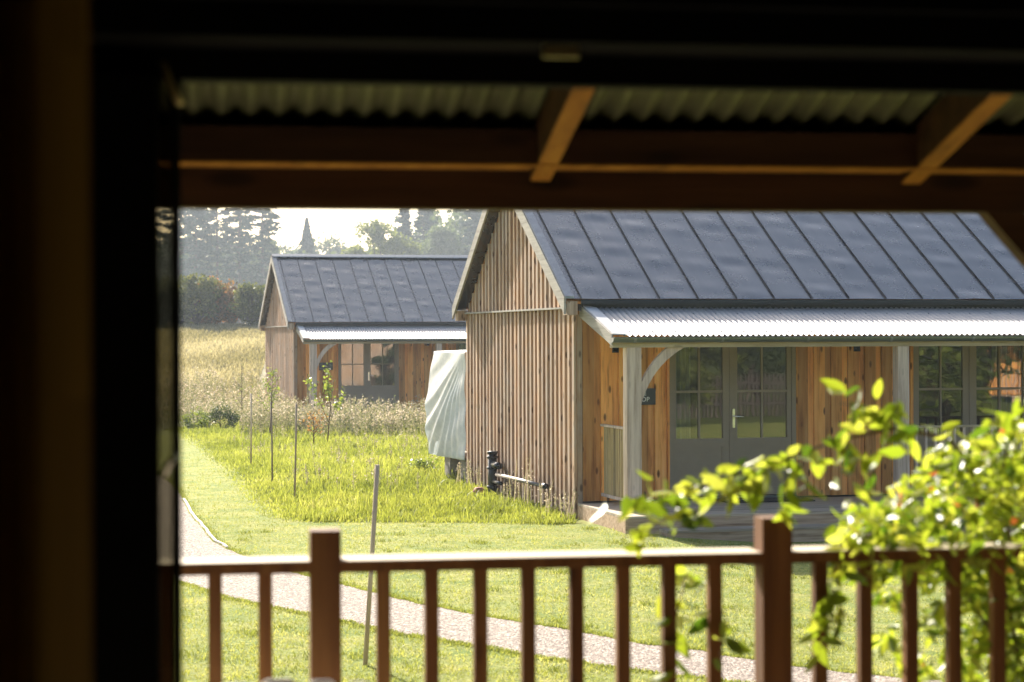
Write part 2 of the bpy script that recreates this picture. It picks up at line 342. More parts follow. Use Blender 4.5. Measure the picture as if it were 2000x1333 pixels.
# ------------------------------------------------------------------ ground
def sstep(a, b, x):
    t = np.clip((x - a) / (b - a), 0, 1); return t * t * (3 - 2 * t)
def gz(X, Y):
    X = np.asarray(X, float); Y = np.asarray(Y, float)
    z = 0.0655 * (np.clip(Y, 62, 108) - 62)
    z = z + 0.035 * (np.sin(X * 0.7 + Y * .21) * np.cos(Y * 0.43 + 1)) * sstep(6, 30, Y) * (1 - sstep(20, 24, Y) * (1 - sstep(32, 36, Y)) * sstep(-2, 1, X))
    z = z - 0.14 * sstep(1.2, 3.4, X) * sstep(12, 18, Y) * (1 - sstep(25.5, 27.5, Y))
    z = z + 0.6 * (np.sin(X * 0.021) * np.cos(Y * 0.02)) * sstep(112, 220, Y)
    return z
def sheet(name, xs, ys, dz, mat, kind='structure'):
    X, Y = np.meshgrid(xs, ys); Z = gz(X, Y) + dz
    nx = len(xs); ny = len(ys); V = np.stack([X, Y, Z], -1).reshape(-1, 3)
    i = (np.arange(ny - 1)[:, None] * nx + np.arange(nx - 1)[None]).ravel()
    F = np.stack([i, i + 1, i + nx + 1, i + nx], 1)
    o = fast(name, V, F, np.full(len(F), .5), mat, smooth=True); tag(o, kind=kind); return o
gx = np.concatenate([[-600, -400, -250, -160, -110, -80, -60, -45, -36, -30], np.arange(-26, 26, 1.0), [30, 40, 55, 80, 120, 200, 350, 600]])
gy = np.concatenate([[-120, -60, -30, -15, -5, 0, 4], np.arange(6, 70, 1.0), np.arange(72, 170, 4.0), [190, 230, 300, 450, 700, 1100, 1600]])
sheet('ground', gx, gy, 0.0, M['ground'])
border = np.array([(-8.64, 50.86), (-8.04, 48.68), (-7.06, 45.05), (-5.91, 40.26), (-4.94, 35.55), (-4.23, 31.82), (-3.76, 29.65), (-3.24, 27.01), (-2.84, 25.9), (-2.5, 25.45)])
bfront = np.array([(-2.5, 25.45), (-1.98, 25.55), (-1.19, 25.5), (-0.4, 25.33), (0.13, 25.17), (0.85, 24.6)])
def lawn_edge_x(Y):   # right edge of the mown strip at depth Y (left branch)
    return np.interp(Y, border[::-1, 1], border[::-1, 0])
def front_y(X):       # front edge of the long grass at X
    return np.interp(X, bfront[:, 0], bfront[:, 1])
# lawn: front block + strip at the left going back
def strip_sheet(name, A, B, nseg, dz, mat):
    V = []; n = len(A)
    for i in range(n):
        for k in range(nseg + 1):
            t = k / nseg; V.append((A[i][0] * (1 - t) + B[i][0] * t, A[i][1] * (1 - t) + B[i][1] * t, 0))
    V = np.array(V); V[:, 2] = gz(V[:, 0], V[:, 1]) + dz
    i = (np.arange(n - 1)[:, None] * (nseg + 1) + np.arange(nseg)[None]).ravel()
    F = np.stack([i, i + 1, i + nseg + 2, i + nseg + 1], 1)
    return V, F
ysb = np.arange(25.5, 50.6, 0.6)
VA, FA = strip_sheet('l', [(lawn_edge_x(y) - 9, y) for y in ysb], [(lawn_edge_x(y), y) for y in ysb], 10, 0.006, None)
xs_ = np.arange(-24, 24.1, 0.6)
VB, FB = strip_sheet('l', [(x, 4.0) for x in xs_], [(x, 25.5 if x < -2.5 else float(front_y(x)) if x < .85 else 26.5) for x in xs_], 36, 0.006, None)
FB = FB[:, ::-1]
V_, F_, R_ = merge([(VA, FA, np.full(len(FA), .5)), (VB, FB, np.full(len(FB), .5))])
tag(fast('lawn', V_, F_, R_, M['lawn'], smooth=True), kind='structure')
PR = [(-10.5, 46.0), (-9.0, 42.0), (-7.45, 38.45), (-6.0, 34.3), (-5.0, 30.1), (-4.28, 26.35), (-3.75, 24.3), (-3.48, 22.97), (-2.96, 21.65), (-2.27, 20.02), (-1.6, 18.93), (-1.23, 18.24), (-0.76, 17.43), (-0.32, 16.81), (0.1, 16.32), (0.47, 15.91), (0.78, 15.45), (1.26, 14.98), (2.0, 14.24), (2.45, 13.94), (3.74, 13.27), (6, 12.2), (12, 10)]
PL = [(-11.7, 46.0), (-10.2, 42.0), (-8.6, 38.51), (-7.1, 33.2), (-6.1, 29.4), (-5.39, 26.32), (-5.0, 24.3), (-4.54, 22.44), (-3.74, 20.42), (-2.84, 18.58), (-2.25, 17.57), (-1.72, 16.94), (-1.27, 16.29), (-0.98, 15.89), (-0.56, 15.45), (-0.2, 15.09), (0.10, 14.70), (0.54, 14.27), (1.34, 13.67), (1.87, 13.3), (3.22, 12.55), (5.4, 11.4), (11.3, 9.2)]
def dens(P, k=6):
    P = np.array(P); t = np.arange(len(P)); tt = np.linspace(0, len(P) - 1, (len(P) - 1) * k + 1)
    return np.stack([np.interp(tt, t, P[:, 0]), np.interp(tt, t, P[:, 1])], 1)
def smooth2(P, it=3):
    P = P.copy()
    for _ in range(it): P[1:-1] = .5 * P[1:-1] + .25 * (P[2:] + P[:-2])
    return P
PRd = smooth2(dens(PR), 12); PLd = smooth2(dens(PL), 12)
PRd[:, 1] += 0.03 * rng.normal(size=len(PRd)); PLd[:, 1] += 0.03 * rng.normal(size=len(PLd))
V_, F_ = strip_sheet('p', PLd, PRd, 8, 0.012, None)
tag(fast('path', V_, F_, np.full(len(F_), .5), M['gravel'], smooth=True), kind='structure')
eb = MB(); ep = PRd[26:46]
for i in range(len(ep) - 1):
    (x0, y0), (x1, y1) = ep[i], ep[i + 1]; z = float(gz(x0, y0))
    eb.hexa([(x0, y0, z - .03), (x0 + .03, y0, z - .03), (x1 + .03, y1, z - .03), (x1, y1, z - .03), (x0, y0, z + .035), (x0 + .03, y0, z + .035), (x1 + .03, y1, z + .035), (x1, y1, z + .035)], .5)
tag(eb.build('path_edging', M['kerb']), 'pale thin edging strip along the curve of the gravel path', 'edging')

# masks used for scattering
def inside_path(X, Y):
    res = np.zeros(len(X), bool)
    A = np.concatenate([PRd, PLd[::-1]])
    x0, y0 = A[:, 0], A[:, 1]; x1, y1 = np.roll(x0, -1), np.roll(y0, -1)
    for a, b, c, d in zip(x0, y0, x1, y1):
        cond = ((b > Y) != (d > Y)); xi = (c - a) * (Y - b) / ((d - b) + 1e-12) + a; res ^= cond & (X < xi)
    return res
YAW = math.atan(1010 / 3889); U = np.array([math.cos(YAW), math.sin(YAW)]); Vv = np.array([-math.sin(YAW), math.cos(YAW)])
NO = np.array([0.890, 25.6]); FO = np.array([-6.183, 56.9])
def in_cabin(X, Y, O, pad=0.05):
    u = (X - O[0]) * U[0] + (Y - O[1]) * U[1]; v = (X - O[0]) * Vv[0] + (Y - O[1]) * Vv[1]
    return (u > -pad) & (u < 9.2) & (v > -2.25) & (v < 6.4 + pad)
def blades(X, Y, h, w, lean=0.35, rg=rng):
    n = len(X); Z = gz(X, Y); th = rg.random(n) * 2 * np.pi
    d = np.stack([np.cos(th), np.sin(th)], 1); ln = h * lean * rg.normal(size=n)
    th2 = rg.random(n) * 2 * np.pi
    L = np.stack([np.cos(th2) * ln, np.sin(th2) * ln], 1)
    B = np.stack([X, Y], 1)
    w = (w * np.ones(n))[:, None] * .5; z3 = lambda xy, z: np.concatenate([xy, z[:, None]], 1)
    a = z3(B - d * w, Z); b = z3(B + d * w, Z); c = z3(B + d * w * .8 + L * .4, Z + h * .6); e = z3(B - d * w * .8 + L * .4, Z + h * .6)
    t = z3(B + L, Z + h)
    V = np.stack([a, b, c, e, t], 1).reshape(-1, 3); i = np.arange(n)[:, None] * 5
    F = np.concatenate([i + np.array([0, 1, 2]), i + np.array([0, 2, 3]), i + np.array([3, 2, 4])], 1).reshape(-1, 3)
    return V, F, n
def patch(X, Y, s=1.0):   # smooth pseudo noise 0..1
    return 0.5 + 0.25 * (np.sin(X * 1.7 * s + 1.3 * np.sin(Y * 1.1 * s)) + np.sin(Y * 2.3 * s + 1.7 * np.cos(X * 0.9 * s)))
# long grass
n = 240000; X = rng.uniform(-9, 2.6, n); Y = 25 + 37 * rng.random(n) ** 1.35
ok = (X > np.where(Y > 25.45, lawn_edge_x(Y), -2.5) - 0.12 + .12 * rng.normal(size=n)) & (Y > front_y(X) + .10 * rng.normal(size=n)) & ~in_cabin(X, Y, NO) & ~in_cabin(X, Y, FO) & ~((X > .8) & (Y < 27))
X, Y = X[ok], Y[ok]; pn = patch(X, Y)
edge = np.exp(-np.maximum(X - lawn_edge_x(Y), 0) * 1.5) 
df = np.clip(np.minimum(np.where(X < .9, Y - front_y(X), 9), np.where(Y > 25.45, (X - lawn_edge_x(Y)) * 1.2, 9)), 0, 1.2) / 1.2
h = (.45 + .55 * df ** .6 + .5 * (patch(X * 6, Y * 7, 1.4) - .5)) * (0.045 + 0.11 * pn * rng.random(len(X)) + 0.04 * rng.random(len(X)) + .12 * (rng.random(len(X)) > .985)) * (0.6 + .8 * patch(X * 4 + Y, Y * 3))
V_, F_, k = blades(X, Y, h, 0.009 + 0.00015 * Y, .55)
tag(fast('long_grass', V_, F_, np.repeat(np.clip(.05 + .35 * patch(X + 5, Y, .6) + .25 * patch(X * 2, Y * 3 + 1, 1.3) + .55 * rng.random(k) - .2, 0, 1), 3), M['grass']), 'uncut bright green grass between the mown strip and the cabins', 'grass', kind='stuff')
# mown turf
n = 300000; Y = 11 + 37 * rng.random(n) ** 1.6; X = (rng.random(n) - .5) * (0.56 * Y) 
ok = ~inside_path(X, Y) & ((Y < np.where(X < -2.5, 25.5, front_y(X))) | ((Y >= 25.4) & (X < lawn_edge_x(Y)))) & ~((Y > 25.4) & (X > .8)) & ~in_cabin(X, Y, NO, .0)
X, Y = X[ok], Y[ok]
V_, F_, k = blades(X, Y, (0.010 + 0.022 * rng.random(len(X))) * (.7 + .7 * patch(X * 2.3, Y * 2.9, 1.5)), 0.008, .9)
tag(fast('turf', V_, F_, np.repeat(np.clip(.3 * patch(X, Y, 1.3) + .35 * patch(X * 3 + 2, Y * 2.3, 1.7) + .55 * rng.random(k) - .1, 0, 1), 3), M['turf']), 'short mown turf either side of the gravel path', 'grass', kind='stuff')
nt = 160; cxs = rng.uniform(-5, 5, nt); cys = 12 + 14 * rng.random(nt) ** 1.3; nb = 45
X = np.repeat(cxs, nb) + .05 * rng.normal(size=nt * nb); Y = np.repeat(cys, nb) + .07 * rng.normal(size=nt * nb)
ok = ~inside_path(X, Y) & (Y < np.where(X < -2.5, 25.3, front_y(X))) & ~in_cabin(X, Y, NO, .0); X, Y = X[ok], Y[ok]
V_, F_, k = blades(X, Y, 0.025 + 0.03 * rng.random(len(X)), .008, .8)
tag(fast('grass_tufts', V_, F_, np.repeat(.35 * rng.random(k), 3), M['turf']), 'darker coarse tufts scattered through the mown lawn', 'grass', kind='stuff')
# ragged fringe beside the path
pts = []
for P, side in ((PRd, 1), (PLd, -1)):
    for i in range(len(P) - 1):
        m_ = 110; t = rng.random(m_)[:, None]; q = P[i] * (1 - t) + P[i + 1] * t
        nn = np.array([-(P[i + 1] - P[i])[1], (P[i + 1] - P[i])[0]]); nn /= np.linalg.norm(nn) + 1e-9
        q = q + nn * (side * np.abs(rng.normal(size=m_)) * .06 - side * .015)[:, None]; pts.append(q)
q = np.concatenate(pts); V_, F_, k = blades(q[:, 0], q[:, 1], 0.010 + .028 * rng.random(len(q)) ** 1.5, .010, .6)
tag(fast('path_fringe', V_, F_, np.repeat(rng.random(k) * .6, 3), M['turf']), 'ragged grass fringe overhanging the edges of the gravel path', 'grass', kind='stuff')
# field grass (dry)
n = 60000; Y = 66 + 44 * rng.random(n) ** 1.1; X = -Y * .17 + (rng.random(n) - .5) * Y * .14 - 2
ok = ~in_cabin(X, Y, FO); X, Y = X[ok], Y[ok]
V_, F_, k = blades(X, Y, .07 + .16 * rng.random(len(X)), .022 + .0003 * Y, .4)
tag(fast('field_grass', V_, F_, np.repeat(np.clip(patch(X, Y * .3, .5) + .3 * rng.normal(size=k), 0, 1), 3), M['field_grass']), 'dry straw coloured grass of the field rising to the hedge', 'grass', kind='stuff')

# ------------------------------------------------------------------ weeds with fluffy seed heads
def weeds(X, Y, H, rg, dens_=26, leaf=0.045):
    parts = []; n = len(X); Z = gz(X, Y)
    th = rg.random(n) * 6.28; lean = .25 * rg.normal(size=n)
    top = np.stack([X + np.cos(th) * lean * H * .6, Y + np.sin(th) * lean * H * .6, Z + H], 1); base = np.stack([X, Y, Z], 1)
    # stems as thin blades
    w = .008; a = base.copy(); b = base.copy(); a[:, 0] -= w; b[:, 0] += w
    V = np.stack([a, b, top], 1).reshape(-1, 3); F = np.arange(3 * n).reshape(n, 3)
    V4 = np.stack([a, b, top + [w * .4, 0, 0], top - [w * .4, 0, 0]], 1).reshape(-1, 3); F4 = np.arange(4 * n).reshape(n, 4)
    parts.append((V4, F4, np.full(n, .35)))
    m_ = dens_; t = rg.beta(2.2, 1.3, (n, m_)); sp = (.03 + .16 * np.sin(np.clip(t, 0, 1) * 2.8)) * H[:, None] * .75
    P = base[:, None] * (1 - t[..., None]) + top[:, None] * t[..., None] + rg.normal(size=(n, m_, 3)) * sp[..., None] * [.55, .55, .35]
    P[..., 2] = np.maximum(P[..., 2], Z[:, None] + .02)
    P = P.reshape(-1, 3); tt = t.reshape(-1)
    tone = np.repeat(rg.random(n), m_)
    V, F = rand_quads(P, np.full(len(P), leaf), .6, rg)
    parts.append((V, F, np.clip(-.18 + .6 * tt + .42 * tone + .2 * rg.normal(size=len(P)), 0, 1)))
    return merge(parts)
pr = []
def scatter(n, fx, fy, keep=lambda X, Y: np.ones(len(X), bool)):
    X = fx(n); Y = fy(n); k = keep(X, Y) & ~in_cabin(X, Y, FO, .2) & ~in_cabin(X, Y, NO, .2); return X[k], Y[k]
X, Y = scatter(1100, lambda n: rng.uniform(-6.6, -.8, n), lambda n: rng.uniform(46.5, 54.8, n), lambda X, Y: Y > 47.2 + .8 * np.sin(X * 2.1) - .35 * (X + 4))
pr.append(weeds(X, Y, .45 + .5 * rng.random(len(X)) * patch(X, Y, 1.6) + .18 * (rng.random(len(X)) > .85), rng, 30, .05))
X, Y = scatter(1500, lambda n: rng.uniform(-14, -6.2, n), lambda n: 51 + 19 * rng.random(n), lambda X, Y: X < -5.9 - .03 * (Y - 50))
pr.append(weeds(X, Y, (.35 + .65 * rng.random(len(X))) * (.6 + .5 * patch(X, Y, .9)), rng, 30, .055))
X, Y = scatter(900, lambda n: rng.uniform(-7, .5, n), lambda n: rng.uniform(30, 47, n), lambda X, Y: (X > lawn_edge_x(Y) + .5) & (patch(X, Y, 1.1) > .6))
pr.append(weeds(X, Y, .16 + .22 * rng.random(len(X)), rng, 16, .03))
V_, F_, R_ = merge(pr)
tag(fast('seeding_weeds', V_, F_, R_, M['weed']), 'pale fluffy seeding weeds in front of the distant cabin', 'weeds', kind='stuff')
# small pale plants along the foot of the slatted gable
pl = []
for i, (v, h_) in enumerate(((6.2, .35), (5.6, .42), (4.9, .4), (3.2, .3), (2.6, .42), (2.2, .62), (1.9, .48), (1.2, .5), (.95, .38), (.6, .3), (.05, .33), (-.1, .38))):
    p = NO + U * (-.16 - .08 * rng.random()) + Vv * v
    X = p[0] + .05 * rng.normal(size=3); Y = p[1] + .05 * rng.normal(size=3)
    V_, F_, R_ = weeds(X, Y, np.full(3, h_) * (0.75 + .4 * rng.random(3)), rng, 22, .026)
    o = fast('wild_plant', V_, F_, np.clip(R_ + .1, 0, 1), M['weed'])
    tag(o, 'small pale wild plant seeding at the foot of the slatted gable wall', 'plant', 'wild plants at the foot of the gable')

# ------------------------------------------------------------------ the cabin
def P2(w): return w + EYE
L = 9.0; PITCH_F = (2.53 - .50) / 3.4
zE, zR, vR, vB = P2(.50), P2(2.53), 3.4, 6.42
PITCH_B = (2.53 - .47) / (vB - vR); zB = P2(.47)
def roof_z(v): return zE + PITCH_F * v if v <= vR else zR - PITCH_B * (v - vR)
def make_cabin(text=True):
    T = empty('cabin')
    # gable: backing boards then battens with stepped tops
    mb = MB(); v = .2
    while v < 6.4:
        v1 = min(v + .217, 6.4); zt0, zt1 = roof_z(v) - .09, roof_z(v1) - .09
        x = -.004 * random.random()
        mb.hexa([(x, v, 0), (.07, v, 0), (.07, v1 - .003, 0), (x, v1 - .003, 0), (x, v, zt0), (.07, v, zt0), (.07, v1 - .003, zt1), (x, v1 - .003, zt1)])
        v = v1
    gw = mb.build('gable_wall', M['slat_back'], T)
    mb = MB(); v = .21; i = 0
    while v < 6.33:
        w = .085 + .01 * random.random(); d = .034 + .008 * random.random()
        mb.box(-d, -.0045, v, v + w, -.05, P2(.375), None)
        zt = min(roof_z(v), roof_z(v + w)) - .16
        if zt > P2(.45): mb.box(-d - .012, -.0045, v, v + w, P2(.40), zt)
        v += .2135; i += 1
    mb.build('slat', M['slat'], gw)
    mb = MB(); mb.box(-.085, -.003, .2, 6.42, P2(.375), P2(.40), .5); mb.build('ledge', M['grey_y'], gw)
    # end plates under the eaves
    for q in ((-.0, .17, .29, .465), (vB - .22, vB - .03, .27, .43)):
        mb = MB(); mb.box(-.19, -.048, q[0], q[1], P2(q[2]), P2(q[3]), .3); mb.build('eaves_plate', M['slat'], T)
    # back and right walls
    mb = MB(); mb.box(.08, L, 6.33, 6.4, 0, zB - .05); mb.box(L - .07, L, .28, 6.32, 0, P2(.4)); mb.prism([(.28, P2(.4)), (6.32, P2(.4)), (vR, zR - .12)], 0, L - .07, L); mb.build('rear_wall', M['slat'], T)
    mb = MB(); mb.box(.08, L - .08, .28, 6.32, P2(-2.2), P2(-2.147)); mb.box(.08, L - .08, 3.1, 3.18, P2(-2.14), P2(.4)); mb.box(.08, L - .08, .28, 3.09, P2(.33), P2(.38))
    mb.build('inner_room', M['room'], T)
    # facade boards
    fw = MB(); dA, dB = .0, .03
    def boards(a, b, z0=P2(-2.147) + .02, z1=P2(.34)):
        u = a; k = 0
        while u < b - .02:
            wd = .16 if k % 2 == 0 else .085
            u1 = min(u + wd, b)
            y = .2 - (.0 if k % 2 == 0 else 0.0) + (.026 if k % 2 else 0) + .004 * random.random()
            fw.box(u + .003, u1 - .003, y, .275, z0, z1)
            u = u1; k += 1
    boards(.075, 1.24); boards(3.06, 4.70); boards(6.50, L - .01)
    fw.box(1.24, 1.258, .175, .275, P2(-2.12), P2(.34), .8); fw.box(3.04, 3.058, .175, .275, P2(-2.12), P2(.34), .3)
    fw.box(4.70, 4.74, .175, .275, P2(-2.12), P2(.34), .6); fw.box(6.48, 6.50, .175, .275, P2(-2.12), P2(.34), .3)
    fw.box(1.258, 3.04, .2, .275, P2(.03), P2(.42), .5); fw.box(4.74, 6.48, .2, .275, P2(.03), P2(.42), .5)
    fw.build('front_wall', M['larch'], T)
    mb = MB(); mb.box(.0, .07, .196, .27, -.02, P2(.3), .2); mb.build('corner_post', M['slat'], T)
    # french doors
    def door(u0, handle):
        mb = MB(); z0, z1 = P2(-2.13), P2(.03); y0, y1 = .19, .26
        mb.box(u0, u0 + .06, y0, y1, z0, z1, .4); mb.box(u0 + 1.72, u0 + 1.78, y0, y1, z0, z1, .4); mb.box(u0 + .06, u0 + 1.72, y0, y1, z1 - .05, z1, .4)
        a, b = .205, .25; zb, zg, zp = z0 + .035, P2(-1.338), z1 - .055
        panes = []
        for (l0, l1) in ((u0 + .066, u0 + .848), (u0 + .852, u0 + 1.714)):
            lf = l0 < u0 + .5; g0 = l0 + (.028 if lf else .1); g1 = l1 - (.1 if lf else .058)
            mb.box(l0, g0, a, b, zb, zp, .5); mb.box(g1, l1, a, b, zb, zp, .5)
            mb.box(g0, g1, a, b, zp - .07, zp, .5); mb.box(g0, g1, a, b, zg - .1, zg, .5); mb.box(g0, g1, a, b, zb, zb + .1, .5)
            mb.box(g0, g1, a + .018, b - .005, zb + .1, zg - .1, .5)          # recessed panel
            for (q0, q1, q2, q3) in ((g0, g0 + .012, zb + .1, zg - .1), (g1 - .012, g1, zb + .1, zg - .1)): mb.box(q0, q1, a + .006, a + .018, q2, q3, .5)
            mb.box(g0 + .012, g1 - .012, a + .006, a + .018, zg - .112, zg - .1, .5)
            cx = (g0 + g1) / 2; mb.box(cx - .013, cx + .013, a + .006, b - .006, zg, zp - .07, .5)
            mb.box(g0, cx - .013, a + .007, b - .007, P2(-.735), P2(-.705), .5); mb.box(cx + .013, g1, a + .007, b - .007, P2(-.735), P2(-.705), .5)
            panes.append((g0, g1))
        mb.box(u0 + .838, u0 + .862, a - .016, a - .001, zb, zp, .5)
        d = mb.build('french_door', M['frame'], T)
        for g0, g1 in panes:
            q = MB(); q.add([(g0, .23, zg), (g1, .23, zg), (g1, .23, z1 - .12), (g0, .23, z1 - .12)], [(0, 1, 2, 3)], .5); q.build('glass_pane', M['glass'], d)
        q = MB(); q.box(u0 + .01, u0 + 1.77, .14, .188, P2(-2.13), P2(-2.105), .5); q.build('threshold', M['gutter'], d)
        if handle:
            q = MB(); hx = u0 + .895; q.box(hx - .018, hx + .018, .185, .204, P2(-1.2), P2(-.95), .5)
            q.tube([(hx, .185, P2(-1.05)), (hx, .15, P2(-1.05)), (hx + .13, .148, P2(-1.055))], .011); q.build('handle', M['chrome'], d)
        return d
    door(1.26, True); door(4.742, False)
    # metal roof: trays with slight oil canning, seams
    S = .5325; front = []; back = []
    parts = []
    ks = list(range(0, int((L + .2) / S) + 1))
    edges_u = [-.2] + [k * S for k in ks if k * S < L + .15] + [L + .2]
    sl_len = math.hypot(vR, zR - zE)
    for i in range(len(edges_u) - 1):
        u0, u1 = edges_u[i], edges_u[i + 1]; nu, nv = 9, 60
        ph = [random.random() * 6.28 for _ in range(4)]; am = .8 + .6 * random.random()
        s = np.linspace(0, 1, nu); t = np.linspace(0, sl_len, nv); Sg, Tg = np.meshgrid(s, t)
        wav = (.55 * np.sin(Tg * 7.1 + ph[0]) + .5 * np.sin(Tg * 12.3 + ph[1] + .9 * Sg) + .35 * np.sin(Tg * 3.3 + ph[2]) + .3 * np.sin(Tg * 19 + ph[3] + 2 * Sg))
        hgt = .0065 * am * wav * np.sin(np.pi * Sg) ** 1.4 if i > 0 else 0 * Sg
        nrm = np.array([0, -(zR - zE), vR]) / sl_len; along = np.array([0, vR, zR - zE]) / sl_len
        P = np.stack([u0 + Sg * (u1 - u0), Tg * along[1], zE + Tg * along[2]], -1) + hgt[..., None] * nrm
        idx = (np.arange(nv - 1)[:, None] * nu + np.arange(nu - 1)[None]).ravel()
        parts.append((P.reshape(-1, 3), np.stack([idx, idx + 1, idx + nu + 1, idx + nu], 1), np.full(len(idx), random.random())))
    Vr, Fr_, Rr = merge(parts)
    roof = fast('roof', Vr, Fr_, Rr, M['roof'], T, smooth=True)
    mb = MB()
    for k in ks:
        u = k * S
        if u > L + .15: continue
        mb.hexa([(u - .005, .0, zE), (u + .005, .0, zE), (u + .005, vR, zR), (u - .005, vR, zR), (u - .004, -.012, zE + .022), (u + .004, -.012, zE + .022), (u + .004, vR - .012, zR + .022), (u - .004, vR - .012, zR + .022)], .5)
    mb.build('seam', M['seam'], roof)
    mb = MB()  # back slope, underside
    mb.hexa([(-.2, vR + .002, zR - .05), (L + .2, vR + .002, zR - .05), (L + .2, vB, zB - .05), (-.2, vB, zB - .05), (-.2, vR + .002, zR), (L + .2, vR + .002, zR), (L + .2, vB, zB), (-.2, vB, zB)], .5)
    mb.build('rear_slope', M['roof'], roof)
    mb = MB()
    mb.hexa([(-.2, .01, zE - .07), (L + .2, .01, zE - .07), (L + .2, vR, zR - .07), (-.2, vR, zR - .07), (-.2, .01, zE - .04), (L + .2, .01, zE - .04), (L + .2, vR, zR - .04), (-.2, vR, zR - .04)], .5)
    mb.build('sarking', M['slat_back'], roof)
    mb = MB()  # ridge cap
    mb.prism([(vR - .16, zR - .045), (vR - .15, zR - .02), (vR, zR + .06), (vR + .15, zR - .02), (vR + .16, zR - .045), (vR, zR + .045)], 0, -.205, L + .2, .5)
    mb.build('ridge_cap', M['zinc_trim'], roof)
    mb = MB()  # verge flashing strip on the front slope
    def vs_strip(u0, u1, lift, th):
        mb.hexa([(u0, -.02, zE - .012 + lift), (u1, -.02, zE - .012 + lift), (u1, vR - .17, zR - PITCH_F * .17 + lift), (u0, vR - .17, zR - PITCH_F * .17 + lift), (u0, -.02, zE - .012 + lift + th), (u1, -.02, zE - .012 + lift + th), (u1, vR - .17, zR - PITCH_F * .17 + lift + th), (u0, vR - .17, zR - PITCH_F * .17 + lift + th)], .5)
    vs_strip(-.215, -.1, .012, .03)
    mb.build('verge_flashing', M['zinc_trim'], roof)
    mb = MB()  # verge boards both slopes on the left gable
    for (a0, a1) in ((-.235, -.205),):
        mb.hexa([(a0, -.02, zE - .20), (a1, -.02, zE - .20), (a1, vR, zR - .19), (a0, vR, zR - .19), (a0, -.02, zE + .02), (a1, -.02, zE + .02), (a1, vR, zR + .02), (a0, vR, zR + .02)], .6)
        mb.hexa([(a0, vR + .002, zR - .19), (a1, vR + .002, zR - .19), (a1, vB + .02, zB - .17), (a0, vB + .02, zB - .17), (a0, vR + .002, zR + .02), (a1, vR + .002, zR + .02), (a1, vB + .02, zB + .02), (a0, vB + .02, zB + .02)], .4)
    mb.build('verge_board', M['grey_y'], roof)
    mb = MB(); mb.box(.0, L + .2, -.015, .009, zE - .072, zE - .012, .5); mb.box(.01, L, .1, .19, P2(.345), P2(.47), .5); mb.build('fascia', M['seam'], roof)
    # porch roof: corrugated sheet
    p0, p1 = (.16, P2(.40)), (-1.19, P2(.018)); ua, ub = .2, L
    nu = int((ub - ua) / .0755 * 10); uu = np.linspace(ua, ub, nu)
    wv = .0105 * np.cos(2 * np.pi * uu / .0755)
    rows = []
    for t in np.linspace(0, 1, 7):
        v = p0[0] + (p1[0] - p0[0]) * t; z = p0[1] + (p1[1] - p0[1]) * t + .002 * math.sin(t * 9)
        rows.append(np.stack([uu, np.full(nu, v), z + wv], 1))
    Vc = np.concatenate(rows); i = (np.arange(6)[:, None] * nu + np.arange(nu - 1)[None]).ravel()
    Fc = np.stack([i, i + nu, i + nu + 1, i + 1], 1); sheet_id = np.floor((uu[:-1] - ua) / .76); rr = (np.sin(sheet_id * 12.9898) * 43758.5) % 1
    pr_ = fast('porch_roof', Vc, Fc, np.tile(rr, 6), M['galv'], T, smooth=True)
    mb = MB(); mb.tube([(0, 0, .008), (0, 0, .018)], .010, 6, .5); scr = None
    for k in range(int((ub - ua) / .30)):
        for t in (.28, .9):
            u = ua + .04 + k * .302 + .07 * (t > .5); v = p0[0] + (p1[0] - p0[0]) * t; z = p0[1] + (p1[1] - p0[1]) * t
            if scr is None: scr = mb.build('roofing_screw', M['gutter'], pr_, (u, v, z))
            else:
                c = scr.copy(); C.objects.link(c); c.location = (u, v, z)
    mb = MB()   # flat edge flashing on the left of the porch roof
    dz = (p0[1] - p1[1]) / (p0[0] - p1[0])
    mb.hexa([(.055, p1[0], p1[1] + .012), (.215, p1[0], p1[1] + .012), (.215, p0[0] - .12, p0[1] - .12 * dz + .012), (.055, p0[0] - .02, p0[1] + .012), (.055, p1[0], p1[1] + .03), (.215, p1[0], p1[1] + .022), (.215, p0[0] - .12, p0[1] - .12 * dz + .022), (.055, p0[0] - .02, p0[1] + .03)], .5)
    mb.build('edge_flashing', M['flash'], pr_)
    mb = MB()
    mb.hexa([(.03, -1.2, P2(-.10)), (.053, -1.2, P2(-.10)), (.053, .19, P2(.27)), (.03, .19, P2(.27)), (.03, -1.2, P2(.04)), (.053, -1.2, P2(.04)), (.053, .19, P2(.425)), (.03, .19, P2(.425))], .5)
    mb.build('porch_verge_board', M['grey_y'], pr_)
    # porch rafters under the sheet
    mb = MB()
    for u in np.arange(.5, L, 1.0):
        mb.hexa([(u, -1.1, P2(-.05)), (u + .06, -1.1, P2(-.05)), (u + .06, .19, P2(.29)), (u, .19, P2(.29)), (u, -1.1, P2(.025)), (u + .06, -1.1, P2(.025)), (u + .06, .19, P2(.385)), (u, .19, P2(.385))])
    mb.build('porch_rafter', M['larch'], pr_)
    # gutter half round
    mb = MB(); ng = 10; a = [math.pi + math.pi * k / ng for k in range(ng + 1)]
    rr_ = .056; cy_, cz = -1.235, P2(-.004)
    prof = [(cy_ + rr_ * math.cos(q), cz + rr_ * math.sin(q) * 1.1) for q in a]; prof2 = [(cy_ + (rr_ - .006) * math.cos(q), cz + (rr_ - .006) * math.sin(q) * 1.1) for q in a][::-1]
    mb.prism(prof + prof2, 0, .04, L, .5)
    mb.tube([(.04, cy_ - rr_, cz), (L, cy_ - rr_, cz)], .008, 6, .5)
    g_ = mb.build('gutter', M['gutter'], T)
    for p in g_.data.polygons: p.use_smooth = False
